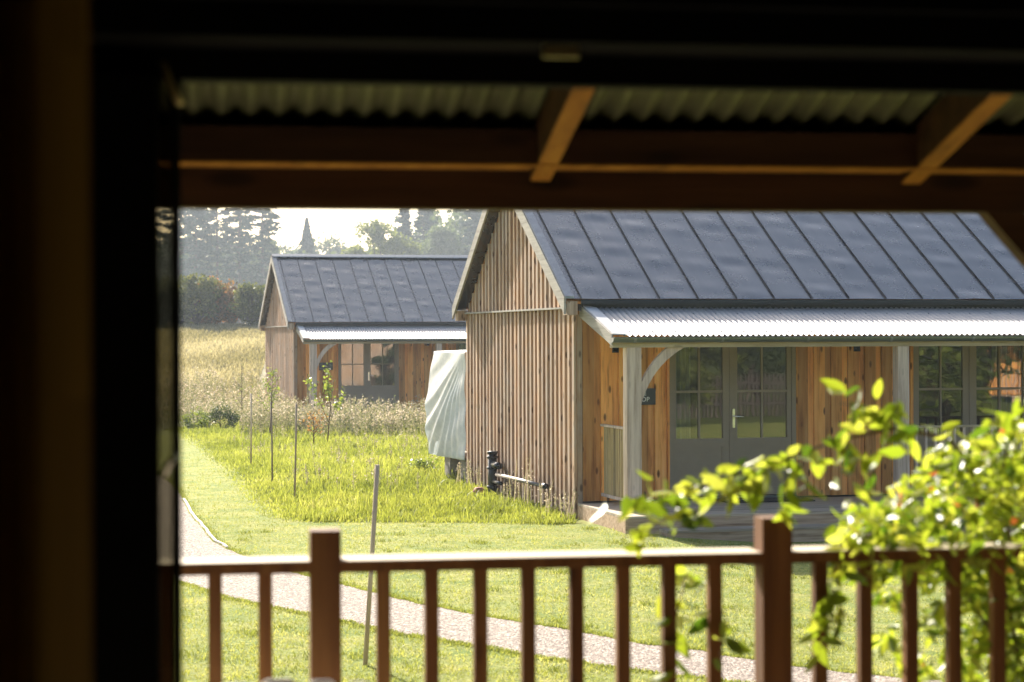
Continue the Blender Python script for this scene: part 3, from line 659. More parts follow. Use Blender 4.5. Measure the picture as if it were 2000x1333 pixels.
    for u in np.arange(.3, L, 1.14):
        mb = MB(); mb.prism([(cy_ + (rr_ + .006) * math.cos(q), cz + (rr_ + .006) * math.sin(q) * 1.1) for q in a] + [(cy_ + rr_ * math.cos(q), cz + rr_ * math.sin(q) * 1.1) for q in a[::-1]], 0, u, u + .03, .5); mb.build('gutter_bracket', M['zinc_trim'], g_)
    mb = MB(); mb.prism([(cy_ + rr_ * math.cos(q), cz + rr_ * math.sin(q) * 1.1) for q in a], 0, .03, .045, .5); mb.build('gutter_end', M['zinc_trim'], g_)
    # beam, posts, brace
    mb = MB(); mb.box(.06, L, -1.17, -1.03, P2(-.127), P2(.004), .5); mb.build('porch_beam', M['oak_x'], T)
    for (a0, a1) in ((.235, .425), (3.868, 4.025), (7.5, 7.66)):
        mb = MB(); z0, z1 = P2(-2.147), P2(-.129); ns = 9
        for k in range(ns):   # slightly waney hewn post
            pass
        j = [(.006 * (random.random() - .5), .006 * (random.random() - .5)) for _ in range(ns + 1)]
        vs_ = []; fs = []
        for k in range(ns + 1):
            z = z0 + (z1 - z0) * k / ns; dx, dy = j[k]
            vs_ += [(a0 + dx, -1.175 + dy, z), (a1 + dy, -1.175 + dx, z), (a1 + dy, -1.02, z), (a0 + dx, -1.02, z)]
        for k in range(ns):
            for c in range(4): fs.append((k * 4 + c, k * 4 + (c + 1) % 4, k * 4 + 4 + (c + 1) % 4, k * 4 + 4 + c))
        mb.add(vs_, fs, .5); mb.build('porch_post', M['oak'], T)
    def bez(p0_, p1_, p2_, n_=10):
        return [((1 - t) ** 2 * p0_[0] + 2 * t * (1 - t) * p1_[0] + t * t * p2_[0], (1 - t) ** 2 * p0_[1] + 2 * t * (1 - t) * p1_[1] + t * t * p2_[1]) for t in [k / n_ for k in range(n_ + 1)]]
    lo = bez((.425, P2(-.87)), (.56, P2(-.36)), (1.0, P2(-.129))); hi = bez((.425, P2(-.60)), (.53, P2(-.33)), (.78, P2(-.129)))
    mb = MB()
    for k in range(10):
        q = [lo[k], lo[k + 1], hi[k + 1], hi[k]]; mb.prism(q, 1, -1.13, -1.06, .5)
    mb.build('curved_brace', M['oak'], T)
    # deck and step
    mb = MB(); v = -1.83
    while v < .13:
        mb.box(-.0, L, v, v + .138, P2(-2.175), P2(-2.147)); v += .145
    dk = mb.build('deck', M['deck'], T)
    mb = MB(); mb.box(0.0, .03, -1.83, .19, -.12, P2(-2.178), .8); mb.box(.031, L, -1.83, -1.80, -.25, P2(-2.178), .4)
    mb.build('deck_side_board', M['riser'], dk)
    mb = MB(); mb.box(.42, 5.2, -2.15, -2.0, P2(-2.33), P2(-2.30)); mb.box(.42, 5.2, -1.995, -1.833, P2(-2.33), P2(-2.30)); mb.build('deck_step', M['deck'], dk)
    mb = MB(); mb.box(.43, 5.2, -2.13, -2.10, -.3, P2(-2.331)); mb.box(.42, .43, -2.13, -1.84, -.3, P2(-2.331))
    mb.build('step_riser', M['riser'], dk)
    # railings
    def one(nm, mt, *b):
        q = MB(); q.box(*b); return q.build(nm, mt, T)
    one('handrail', M['oak'], .31, .37, -1.02, .19, P2(-1.155), P2(-1.125), .6); one('bottom_rail', M['oak'], .32, .36, -1.02, .19, P2(-2.06), P2(-2.02), .6)
    for v in np.arange(-.95, .15, .1): one('baluster', M['pale_rail'], .325, .355, v, v + .03, P2(-2.02), P2(-1.155))
    one('handrail', M['oak_x'], 4.03, 7.5, -1.13, -1.07, P2(-1.177), P2(-1.15), .6); one('handrail', M['oak_x'], 7.66, L, -1.13, -1.07, P2(-1.177), P2(-1.15), .6); one('bottom_rail', M['oak_x'], 4.03, 7.5, -1.12, -1.08, P2(-2.06), P2(-2.02), .6)
    for u in np.arange(4.14, L, .134):
        if not 7.46 < u < 7.68: one('baluster', M['oak'], u, u + .034, -1.117, -1.083, P2(-2.02), P2(-1.177))
    for u in (.5, 3.89):
        mb = MB(); mb.tube([(u, .12, P2(-.20)), (u, .12, P2(-.04))], .045, 12, .5); mb.box(u - .02, u + .02, .12, .2, P2(-.12), P2(-.08), .5); mb.build('wall_lamp', M['black_frame'], T)
    return T
near = make_cabin(); near.location = (NO[0], NO[1], 0); near.rotation_euler = (0, 0, YAW)
tag(near, 'near timber cabin with slatted gable, dark seamed metal roof and white corrugated porch', 'cabin', 'timber cabins on the meadow')
far = copy_tree(near); far.location = (FO[0], FO[1], -.03)
tag(far, 'distant timber cabin behind the weeds, partly hidden by the nearer cabin', 'cabin')
# unseen cabin right of the camera, added for reflections in the glazed doors
third = copy_tree(near); third.location = (46.0, -4.0, 0); third.rotation_euler = (0, 0, YAW + math.pi)
tag(third, 'third timber cabin added outside the view to the right for the door reflections', 'cabin')
def local(o, u, v, z): 
    p = np.array(o)[:2] + U * u + Vv * v; return (p[0], p[1], z)

# name sign, fixed to the wall between post and door
def text_mesh(s, size, loc, parent, mat):
    cu = bpy.data.curves.new('txt', 'FONT'); cu.body = s; cu.size = size; cu.align_x = 'CENTER'; cu.extrude = .002; cu.space_character = 1.05
    to = bpy.data.objects.new('txt', cu); C.objects.link(to)
    dg = bpy.context.evaluated_depsgraph_get(); me = bpy.data.meshes.new_from_object(to.evaluated_get(dg))
    bpy.data.objects.remove(to); me.materials.clear(); me.materials.append(mat)
    o = bpy.data.objects.new('lettering', me); C.objects.link(o); o.parent = parent; o.location = loc; o.rotation_euler = (R(90), 0, 0); return o
sg = empty('name_sign', local(NO, .85, .17, P2(-.776)), YAW)
mb = MB(); mb.box(-.208, .208, -.01, .012, -.107, .107, .5); mb.build('board', M['sign'], sg)
text_mesh('THE', .085, (0, -.0125, .018), sg, M['letter']); text_mesh('COOP', .085, (0, -.0125, -.062), sg, M['letter'])
tag(sg, 'small black name sign lettered in white on the near cabin wall beside its door', 'sign')
sg2 = empty('name_sign', local(FO, .9, .17, P2(-.776) - .03), YAW)
mb = MB(); mb.box(-.2, .2, -.01, .012, -.107, .107, .5); mb.build('board', M['sign'], sg2)
tag(sg2, 'dark name sign on the distant cabin behind the leafy sapling', 'sign')
# doormat
mb = MB(); mb.box(1.85, 3.05, -.42, .08, P2(-2.146), P2(-2.128), .5)
dm = mb.build('doormat', M['mat']); dm.location = (NO[0], NO[1], 0); dm.rotation_euler = (0, 0, YAW)
tag(dm, 'black doormat on the deck before the glazed door of the near cabin', 'doormat')
# curtains inside
def curtain(u0, u1, v, z0, z1, waves, amp, mat, origin, label, yaw=YAW, n=120):
    s = np.linspace(0, 1, n); zz = np.linspace(z0, z1, 8); S_, Z_ = np.meshgrid(s, zz)
    P = np.stack([u0 + (u1 - u0) * S_, v + amp * np.sin(S_ * waves * 6.283 + .6 * np.sin(S_ * 9)) * (1 + .15 * np.sin(Z_ * 2)), Z_], -1).reshape(-1, 3)
    i = (np.arange(7)[:, None] * n + np.arange(n - 1)[None]).ravel(); F = np.stack([i, i + 1, i + n + 1, i + n], 1)
    o = fast('curtain', P, F, rng.random(len(F)), mat, smooth=True)
    o.location = (origin[0], origin[1], 0); o.rotation_euler = (0, 0, yaw); tag(o, label, 'curtain'); return o
curtain(1.34, 1.62, .38, P2(-2.1), P2(.1), 4, .03, M['curtain'], NO, 'pale curtain gathered at the left inside the glazed door with a handle')
curtain(6.02, 6.45, .38, P2(-2.1), P2(.1), 6, .03, M['curtain'], NO, 'pale curtain gathered inside the right hand glazed door of the near cabin')

# ------------------------------------------------------------------ things beside the gable
T = empty('drain_pipe', local(NO, -.15, 4.14, 0), YAW)
mb = MB(); mb.tube([(0, 0, -.05), (0, 0, .64)], .068, 16, .5)
for z in (.12, .40, .56): mb.tube([(0, 0, z), (0, 0, z + .035)], .086, 16, .5)
mb.tube([(0, 0, .63), (0, 0, .665)], .080, 16, .5); mb.tube([(0, -.06, .47), (0, -.42, .47)], .05, 12, .5); mb.tube([(0, -.06, .22), (.0, -.5, .22)], .03, 10, .5)
mb.build('stack', M['black_pipe'], T)
mb = MB(); mb.tube([(0, -.25, .335), (0, -2.9, .352)], .028, 12, .5); mb.build('side_pipe', M['grey_pipe'], T)
mb = MB(); mb.tube([(0, -2.84, .352), (0, -2.97, .353)], .04, 12, .5); mb.build('pipe_cap', M['black_pipe'], T)
tag(T, 'black upright drain pipe with a grey side pipe at the slatted gable', 'drain pipe')
mb = MB(); mb.tube([(0, 0, -.02), (0, 0, .06), (0, 0, .12)], [.075, .10, .06], 8, .5)
o = mb.build('terracotta_pot', M['terracotta'], loc=local(NO, -.32, 4.3, 0)); tag(o, 'small upturned terracotta pot beside the foot of the black pipe', 'pot')
# polythene covered store behind the cabin
T = empty('covered_store', local(NO, 0, 6.45, 0), YAW)
nu, nv = 70, 60
vv = np.linspace(0.0, 2.0, nu); zz = np.linspace(P2(-1.96), P2(-.225), nv); VG, ZG = np.meshgrid(vv, zz)
dv = VG; dz_ = zz[-1] - ZG; ang = np.arctan2(dz_ + .02, dv + .02); rad = np.hypot(dv, dz_)
ridge = (1.72 - dz_) * 1.15 - (2.0 - dv) * 0.0 - dv * .86 + .25
folds = .030 * np.sin(ang * 40 + .8 * np.sin(rad * 3)) * np.exp(-((ang - .95) / .42) ** 2) * np.clip(rad, 0, 1)
belly = -.10 * np.sin(np.pi * np.clip(dz_ / 1.735, 0, 1) ** 1.4) - .06 * (dz_ / 1.735)
slope_ = .10 * np.clip(dv - (dz_ * 1.1), 0, 2)
tp = (dv / 2.0) ** .6
UG = -.02 - .09 * tp + belly * tp + folds * (.3 + tp) + .010 * np.sin(ZG * 11 + VG * 5) 
Pp = np.stack([UG, VG + .02 * np.sin(ZG * 5), ZG], -1)
top = Pp[-1].copy(); inn = top.copy(); inn[:, 0] = 1.4; inn[:, 2] += .05
bot = Pp[0].copy(); bi = bot.copy(); bi[:, 0] += .12; bi[:, 2] -= .02
rows_ = np.concatenate([bi[None], Pp, inn[None]], 0); i = (np.arange(nv + 1)[:, None] * nu + np.arange(nu - 1)[None]).ravel()
sh = fast('sheet', rows_.reshape(-1, 3), np.stack([i, i + nu, i + nu + 1, i + 1], 1), np.full(len(i), .5), M['tarp'], T, smooth=True)
mb = MB(); mb.box(-.02, 1.38, 1.90, 1.95, P2(-1.9), P2(-.30), .5); mb.box(-.015, 1.38, .05, 1.9, P2(-1.93), P2(-1.85), .5); mb.box(-.04, 1.38, 1.96, 2.0, P2(-1.9), P2(-.21), .5); mb.build('timber_frame', M['stake'], T)
for q in ((.05, .25, .7), (.02, 1.3, 1.7)):
    mb = MB(); mb.box(q[0], .3, q[1], q[2], -.05, P2(-1.94)); mb.build('concrete_block', M['block'], T)
tag(T, 'store behind the near cabin wrapped in wrinkled milky polythene sheet on blocks', 'covered store')

# ------------------------------------------------------------------ stakes
for (x, y, h_, lx, r_, lab) in ((-4.779, 36.38, 1.33, .01, .015, 'thin wooden stake standing farthest back in the long grass, leftmost of the four'),
                       (-3.822, 31.69, 1.33, -.015, .015, 'thin wooden stake between the leftmost stake and the dark-topped third stake'),
                       (-3.164, 28.87, 1.42, .035, .015, 'thin wooden stake with a dark foot at the ragged front edge of the long grass'),
                       (-1.066, 14.24, 1.44, .10, .0185, 'tallest wooden stake on the mown lawn just beyond the porch railing')):
    mb = MB(); z = float(gz(x, y)); mb.tube([(0, 0, -.1), (lx * .5 + .004, 0, h_ * .5), (lx, 0, h_)], [r_, r_ * .9, r_ * .95], 7); o = mb.build('stake', M['stake'], loc=(x, y, z))
    tag(o, lab, 'stake', 'stakes in the grass')

# ------------------------------------------------------------------ trees
def tree_empty(name, x, y, label, cat='tree', group='trees beyond the field'):
    t = empty(name, (x, y, float(gz(x, y)) - .1)); tag(t, label, cat, group); return t
def broadleaf(name, x, y, H, Rr, label, mat, seed, n=9000, leaf=.34, base=.12, lobes=16, trunk=.3, group='trees beyond the field', cat='tree', squash=1.0):
    rg = np.random.default_rng(seed); T = tree_empty(name, x, y, label, cat, group)
    cz = H * (base + 1) / 2; hz = H * (1 - base) / 2
    cs = []
    while len(cs) < lobes:
        p = rg.uniform(-1, 1, 3)
        if .25 < np.linalg.norm(p) < 1: cs.append(p)
    cs = np.array(cs); cs[0] = (0, 0, .75)
    C3 = cs * [Rr * .72, Rr * .72, hz * .74] + [0, 0, cz]; lr = Rr * (.30 + .2 * rg.random(lobes))
    mb = MB(); fork = Vector((0, 0, H * (base + .08)))
    mb.tube([(0, 0, 0), (.02 * H * rg.normal(), 0, H * base * .6), fork], [trunk, trunk * .85, trunk * .7], 8)
    for c in C3:
        mid = (fork + Vector(c)) / 2 + Vector((rg.normal(), rg.normal(), .5)) * Rr * .08
        mb.tube([fork, mid, Vector(c)], [trunk * .45, trunk * .28, trunk * .08], 5)
    mb.build('trunk', M['bark'], T)
    k = rg.integers(0, lobes, n); d = rg.normal(size=(n, 3)); d /= np.linalg.norm(d, axis=1)[:, None]
    rr = (rg.random(n) ** .45) * (1 + .25 * rg.normal(size=n) * (rg.random(n) > .8)); P = C3[k] + d * (lr[k] * rr)[:, None] * [1, 1, .8]
    # sub-clump modulation for gaps
    ph = rg.random(3) * 6; q = np.sin(P[:, 0] * 3.1 / leaf * .25 + ph[0]) + np.sin(P[:, 1] * 3.3 / leaf * .25 + ph[1]) + np.sin(P[:, 2] * 3.7 / leaf * .25 + ph[2])
    P = P[q > -.9]; P = P[P[:, 2] > .1]
    V, F = rand_quads(P, np.full(len(P), leaf), .75, rg)
    tone = np.clip(.5 + .22 * rg.normal(size=len(P)), 0, 1)
    fast('crown', V, F, tone, mat, T); return T
def pine(name, x, y, H, Rr, label, seed, clear=.3, n=90, leaf=.55, dense=26, mat=None, trunk=.3, group='trees beyond the field', droop=-.12):
    rg = np.random.default_rng(seed); T = tree_empty(name, x, y, label, 'tree', group); mb = MB()
    mb.tube([(0, 0, 0), (.1, 0, H * .5), (.0, .1, H)], [trunk, trunk * .6, .04], 7)
    Ps = []
    for i in range(n):
        t = clear + (1 - clear) * (i / n) ** .9; z = t * H; th = rg.random() * 6.283
        ln = Rr * (1 - ((t - clear) / (1 - clear)) ** 1.6 * .82) * (.55 + .6 * rg.random())
        e = np.array([math.cos(th) * ln, math.sin(th) * ln, z + ln * (.18 + .12 * rg.normal() + droop)])
        mb.tube([(0, 0, z), tuple(np.array([0, 0, z]) * .45 + e * .55 + [0, 0, .15]), tuple(e)], [trunk * .22, trunk * .13, .02], 4)
        s = .3 + .75 * rg.random(dense) ** .8; q = np.array([0, 0, z]) * (1 - s[:, None]) + e * s[:, None] + rg.normal(size=(dense, 3)) * [.28, .28, .14] * (.6 + .4 * ln / Rr)
        Ps.append(q)
    mb.build('trunk', M['bark'], T)
    P = np.concatenate(Ps); V, F = rand_quads(P, np.full(len(P), leaf), .35, rg, .5)
    fast('crown', V, F, rg.random(len(P)), mat or M['pine'], T); return T
def spire(name, x, y, H, Rr, label, seed, n=8000):
    rg = np.random.default_rng(seed); T = tree_empty(name, x, y, label); mb = MB(); mb.tube([(0, 0, 0), (0, 0, H)], [.25, .03], 6); mb.build('trunk', M['bark'], T)
    t = rg.random(n) ** .8; th = rg.random(n) * 6.283; r_ = Rr * (1 - t) * (.35 + .75 * rg.random(n)) * (1 + .2 * np.sin(t * 60 + 2 * np.sin(th * 3))) + .08
    P = np.stack([np.cos(th) * r_, np.sin(th) * r_, t * H], 1); V, F = rand_quads(P, np.full(n, .42), .5, rg, .3); fast('crown', V, F, rg.random(n), M['pine'], T)
gt = lambda x, y: float(gz(x, y))
KD = 1.38
_bl, _pi, _sp = broadleaf, pine, spire
def broadleaf(name, x, y, H, Rr, label, mat, seed, n=9000, leaf=.34, **k): return _bl(name, x * KD, y * KD, H, Rr * KD * 1.12, label, mat, seed, int(n * 1.7), leaf * 1.2, **k)
def pine(name, x, y, H, Rr, label, seed, clear=.3, n=90, leaf=.55, dense=26, **k): return _pi(name, x * KD, y * KD, H, Rr * KD * 1.05, label, seed, clear, int(n * 1.35), leaf * 1.15, int(dense * 1.8), **k)
def spire(name, x, y, H, Rr, label, seed): return _sp(name, x * KD, y * KD, H, Rr * KD, label, seed)
PX = lambda px, Z: (px - 1000) / 3889 * Z
def top(py, Z, px, k=1.38): return (660 - py) / 3889 * Z * k + EYE - gt(PX(px, Z) * k, Z * k) + .1
pine('pine_tree', PX(345, 196), 196, 23, 3.0, 'dark pine at the extreme left edge of the view', 11)
pine('pine_tree', PX(382, 200), 200, 22, 2.4, 'dark pine just right of the leftmost pine', 12)
pine('pine_tree', PX(424, 203), 203, 23, 2.2, 'thin pine showing its bare pale trunk and sky between branches', 13, .45, 70)
pine('pine_tree', PX(468, 205), 205, 26, 2.5, 'densest tall pine rising over the red bushes of the hedge', 14, .15, 120, dense=34)
pine('pine_tree', PX(512, 198), 198, 23.5, 2.3, 'ragged pine reaching sideways beside the open sky', 15, .22, 90)
spire('conifer_tree', PX(600, 230), 230, top(425, 230, 600), 3.0, 'narrow pointed conifer above the ridge of the distant cabin', 16)
broadleaf('distant_tree', PX(560, 280), 280, top(460, 280, 560), 4.2, 'pale hazy round tree left of the pointed conifer', M['tree_mid'], 17, 7000, .5)
broadleaf('distant_tree', PX(582, 275), 275, top(468, 275, 582), 4.6, 'pale hazy tree directly behind the pointed conifer', M['tree_mid'], 30, 7000, .45)
broadleaf('distant_tree', PX(640, 262), 262, top(436, 262, 640), 4.3, 'grey hazy round tree just right of the pointed conifer', M['tree_mid'], 18, 6000, .45)
broadleaf('distant_tree', PX(683, 270), 270, top(462, 270, 683), 4.2, 'low hazy tree in the dip of the skyline', M['tree_mid'], 19, 4000, .45)
broadleaf('oak_tree', PX(742, 190), 190, top(410, 190, 742), 3.5, 'tall yellow green tree with forked dark limbs above the distant roof', M['tree_light'], 20, 12000, .30, trunk=.42, lobes=18)
broadleaf('oak_tree', PX(692, 186), 186, top(462, 186, 692), 2.3, 'low yellow green tree left of the forked tree', M['tree_light'], 21, 6000, .28)
broadleaf('oak_tree', PX(795, 188), 188, top(450, 188, 795), 2.0, 'low yellow green tree right of the forked tree', M['tree_light'], 22, 5000, .28)
pine('pine_tree', PX(790, 215), 215, top(404, 215, 790), 2.0, 'dark slim pine behind the right side of the forked tree', 23, .3, 80)
pine('pine_tree', PX(828, 217), 217, top(400, 217, 828), 2.4, 'grey green pine left of the big rounded grey tree', 24, .2, 90)
broadleaf('willow_tree', PX(872, 205), 205, top(415, 205, 872), 3.1, 'big rounded grey green tree close to the near gable', M['tree_grey'], 25, 10000, .3)
pine('pine_tree', PX(925, 212), 212, top(380, 212, 925), 2.6, 'dark tall pine showing right beside the slope of the near gable', 26, .1, 120, dense=34)
broadleaf('sunlit_bush', PX(824, 172), 172, top(480, 172, 824), .95, 'small bright yellow bush behind the distant ridge, left one', M['tree_light'], 27, 2500, .22, group='bright bushes behind the distant roof', cat='bush')
broadleaf('sunlit_bush', PX(858, 173), 173, top(481, 173, 858), 1.3, 'small bright yellow bush behind the distant ridge, wider right one', M['tree_light'], 28, 3000, .22, group='bright bushes behind the distant roof', cat='bush')
# far wood filling between
broadleaf, pine, spire = _bl, _pi, _sp
rg = np.random.default_rng(5); n = 42000
Xw = rg.uniform(-86, 10, n); Yw = rg.uniform(305, 340, n)
pxw = 1000 + Xw / Yw * 3889
Hw = np.interp(pxw, [200, 330, 520, 545, 570, 690, 760, 820, 960, 1100], [14.5, 14.5, 13.5, 12.5, 11, 10.5, 14, 18.5, 22, 22]) * (1 + .13 * np.sin(Xw * 1.3) + .08 * np.sin(Xw * 3.1))
P = np.stack([Xw, Yw, 3.0 + Hw * rg.random(n) ** .75], 1); V_, F_ = rand_quads(P, np.full(n, .95), .7, rg)
tag(fast('far_wood', V_, F_, rg.random(n), M['tree_mid']), 'continuous hazy wood closing the view behind the separate trees', 'wood', kind='stuff')
# hedge
hed = [(318, 540, M['hedge'], 2.6), (352, 533, M['hedge'], 2.3), (384, 527, M['hedge'], 2.0), (418, 534, M['hedge_rust'], 1.9), (455, 541, M['hedge_rust'], 1.8), (492, 547, M['hedge'], 1.9), (525, 548, M['hedge'], 1.9), (570, 545, M['hedge'], 2.2), (620, 548, M['hedge'], 2.2), (680, 550, M['hedge'], 2.4), (760, 548, M['hedge'], 2.6), (840, 548, M['hedge'], 2.6)]
hl = ['dark hedge bush at the extreme left edge of the field', 'dark hedge bush second from the left edge of the field', 'tall dark hedge bush left of the orange topped ones', 'hedge bush with an orange top', 'hedge bush with a red tinged top', 'dark hedge bush right of the red tinged one', 'dark hedge bush touching the left verge of the distant cabin'] + ['hedge bush hidden behind the distant cabin roof'] * 5
for i, ((px, py, mt, r_), lb) in enumerate(zip(hed, hl)):
    Z = 109 + 1.6 * math.sin(i * 2.1)
    broadleaf('hedge_bush', PX(px, Z), Z, top(py, Z, px, 1.0), r_ * .78, lb, mt, 40 + i, 8000, .15, base=.0, lobes=20, trunk=.12, group='bushes of the hedge beyond the field', cat='bush')
# saplings
def sapling(name, x, y, H, seed, label, mat, leaves=60, leaf=.07, br=9, spread=.35, lean=0):
    rg = np.random.default_rng(seed); T = tree_empty(name, x, y, label, 'sapling', 'saplings in the weeds'); mb = MB()
    mb.tube([(0, 0, 0), (lean * .4, 0, H * .5), (lean, 0, H)], [.018, .013, .004], 5); P = []
    for i in range(br):
        t = .35 + .6 * i / br; b = np.array([lean * t, 0, H * t]); th = rg.random() * 6.28; ln = spread * (1.15 - t) * (.6 + .6 * rg.random()) + .08
        e = b + [math.cos(th) * ln, math.sin(th) * ln * .5, ln * 1.1]; mb.tube([tuple(b), tuple((b + e) / 2 + [0, 0, -.03]), tuple(e)], [.007, .005, .002], 4)
        if leaves:
            m_ = leaves // br; s = .25 + .8 * rg.random(m_)[:, None]; P.append(b * (1 - s) + e * s + .045 * rg.normal(size=(m_, 3)))
    mb.build('trunk', M['twig'], T)
    if P:
        P = np.concatenate(P); V, F = rand_quads(P, np.full(len(P), leaf), .6, rg); fast('crown', V, F, rg.random(len(P)), mat, T)
    return T
sapling('sapling', -6.79, 50, 1.75, 61, 'bare thin dark sapling among the weeds left of the distant cabin', M['sap'], 16, .05, 7, .3)
sapling('sapling', -5.85, 48, 1.75, 62, 'yellow green sapling beside the left corner of the distant cabin', M['sap'], 330, .055, 12, .33, .1)
t3 = sapling('sapling', -4.05, 43.5, 1.55, 63, 'leafy sapling with bright drooping leaves before the distant glazed door', M['sap'], 0, .08, 5, .45, .15)
rg = np.random.default_rng(9)
mb = MB(); P = []
for (bx, bz, tx, tz) in ((.05, .6, -.42, 1.65), (.1, .8, .02, 1.95), (.1, .7, .38, 1.35), (.1, .9, .0, 1.55)):
    mb.tube([(bx, 0, bz), ((bx + tx) / 2 - .03, .02, (bz + tz) / 2 + .04), (tx, 0, tz)], [.008, .006, .003], 5)
    m_ = 60; s = .35 + .65 * rg.random(m_); P.append(np.stack([bx + (tx - bx) * s, 0 * s, bz + (tz - bz) * s - .08 * rg.random(m_)], 1) + .06 * rg.normal(size=(m_, 3)))
mb.build('branch', M['twig'], t3); P = np.concatenate(P); V_, F_ = rand_quads(P, np.full(len(P), .085), .55, rg); fast('crown', V_, F_, rg.random(len(P)), M['sap'], t3)
sapling('small_shrub', -4.35, 43.6, .75, 64, 'small rust coloured shrub at the front of the weeds', M['rust'], 160, .05, 14, .4)
broadleaf('weed_bush', PX(432, 51), 51, .75, .55, 'low dark green bush at the foot of the weeds on the left', M['tree_mid'], 65, 1600, .05, base=.0, lobes=10, trunk=.02, group='low bushes in the meadow', cat='bush')
broadleaf('weed_bush', PX(385, 51.5), 51.5, .65, .5, 'low green bush nearest the door jamb on the left', M['sap'], 66, 1400, .05, base=.0, lobes=10, trunk=.02, group='low bushes in the meadow', cat='bush')
broadleaf('weed_bush', PX(832, 34), 34, .42, .36, 'low leafy bush growing under the left end of the polythene sheet', M['sap'], 67, 900, .045, base=.0, lobes=9, trunk=.02, group='low bushes in the meadow', cat='bush')

pf = empty('picket_fence', (15.5, .5, 0), -.05); tag(pf, 'weathered picket fence right of the camera, mirrored in the glazed door', 'fence')
mb = MB()
for z in (.35, .95): mb.box(0, 9, .03, .06, z, z + .07, .5)
mb.build('rail', M['bark'], pf)
for k in range(60):
    mb = MB(); x = k * .15; mb.prism([(x, 0), (x + .07, 0), (x + .07, 1.2), (x + .035, 1.26), (x, 1.2)], 1, 0, .02, None); mb.build('picket', M['bark'], pf)
HB = [(19.5, -3.5, 4.0, 2.6, 'tree_mid'), (23.5, -5.5, 5.0, 3.0, 'tree_light'), (28.0, -7.5, 5.5, 3.2, 'tree_mid'), (32.5, -5.0, 4.5, 2.8, 'tree_light'), (30.5, 1.0, 4.6, 2.4, 'tree_mid')]
for i_, (x_, y_, h_, r_, m_) in enumerate(HB):  # unseen bush row, added to fill the door reflections
    broadleaf('reflection_bush', x_, y_, h_, r_, 'unseen tall bush added behind the picket fence to fill the glazed door reflections', M[m_], 120 + i_, 5000, .2, base=.0, lobes=14, trunk=.08, group='unseen bushes added behind the picket fence', cat='bush')
for i_, (x_, y_, h_, r_, lb_) in enumerate(((7.1, 35.4, 2.8, .7, 'smaller unseen shrub added behind the near cabin to darken the distant door reflection'), (8.3, 35.6, 3.2, .6, 'taller unseen shrub added behind the near cabin to darken the distant door reflection'))):
    broadleaf('reflection_bush', x_, y_, h_, r_, lb_, M['tree_mid'], 140 + i_, 3500, .11, base=.0, lobes=12, trunk=.05, group='unseen shrubs added behind the near cabin', cat='bush')  # hidden shrubs, put in to change what the distant doors mirror
# trees to the right and an added row behind the camera, mirrored in the near cabin's glass
rr3 = dict(group='trees beside the cabins to the right')
broadleaf('garden_tree', 15.6, 5.5, 3.4, 1.5, 'leafy garden tree right of the camera, mirrored in the door with the handle', M['tree_light'], 71, 7000, .13, base=.02, trunk=.10, **rr3)
broadleaf('garden_tree', 17.6, 1.5, 7.5, 2.4, 'pale trunked garden tree right of the camera, mirrored in the glazed door', M['tree_mid'], 75, 5000, .2, base=.42, trunk=.26, **rr3)
broadleaf('garden_tree', 13.0, -2.0, 5.5, 2.6, 'broad garden tree behind the railing side, mirrored at the left of the glazed door', M['tree_mid'], 72, 6000, .2, base=.0, trunk=.2, **rr3)
pine('garden_fir', 24.0, 6.6, 7.5, 1.7, 'green fir right of the camera, mirrored in the right hand glazed door', 73, .05, 120, .3, 40, M['sap'], .14, 'trees beside the cabins to the right')
for i_, (x_, y_) in enumerate(((2, -26), (10, -28), (18, -25), (26, -27), (34, -24), (42, -27), (51, -22), (60, -24), (40, -8), (50, -5), (60, 0))):  # unseen tree row, put in so the doors mirror something dark
    broadleaf('reflection_tree', x_, y_, 14 + 2 * math.sin(i_ * 2.3), 5.2, 'unseen dark tree added far behind the camera to darken the door reflections', M['tree_mid'], 80 + i_, 5200, .6, base=.02, lobes=16, group='unseen trees added behind the camera')
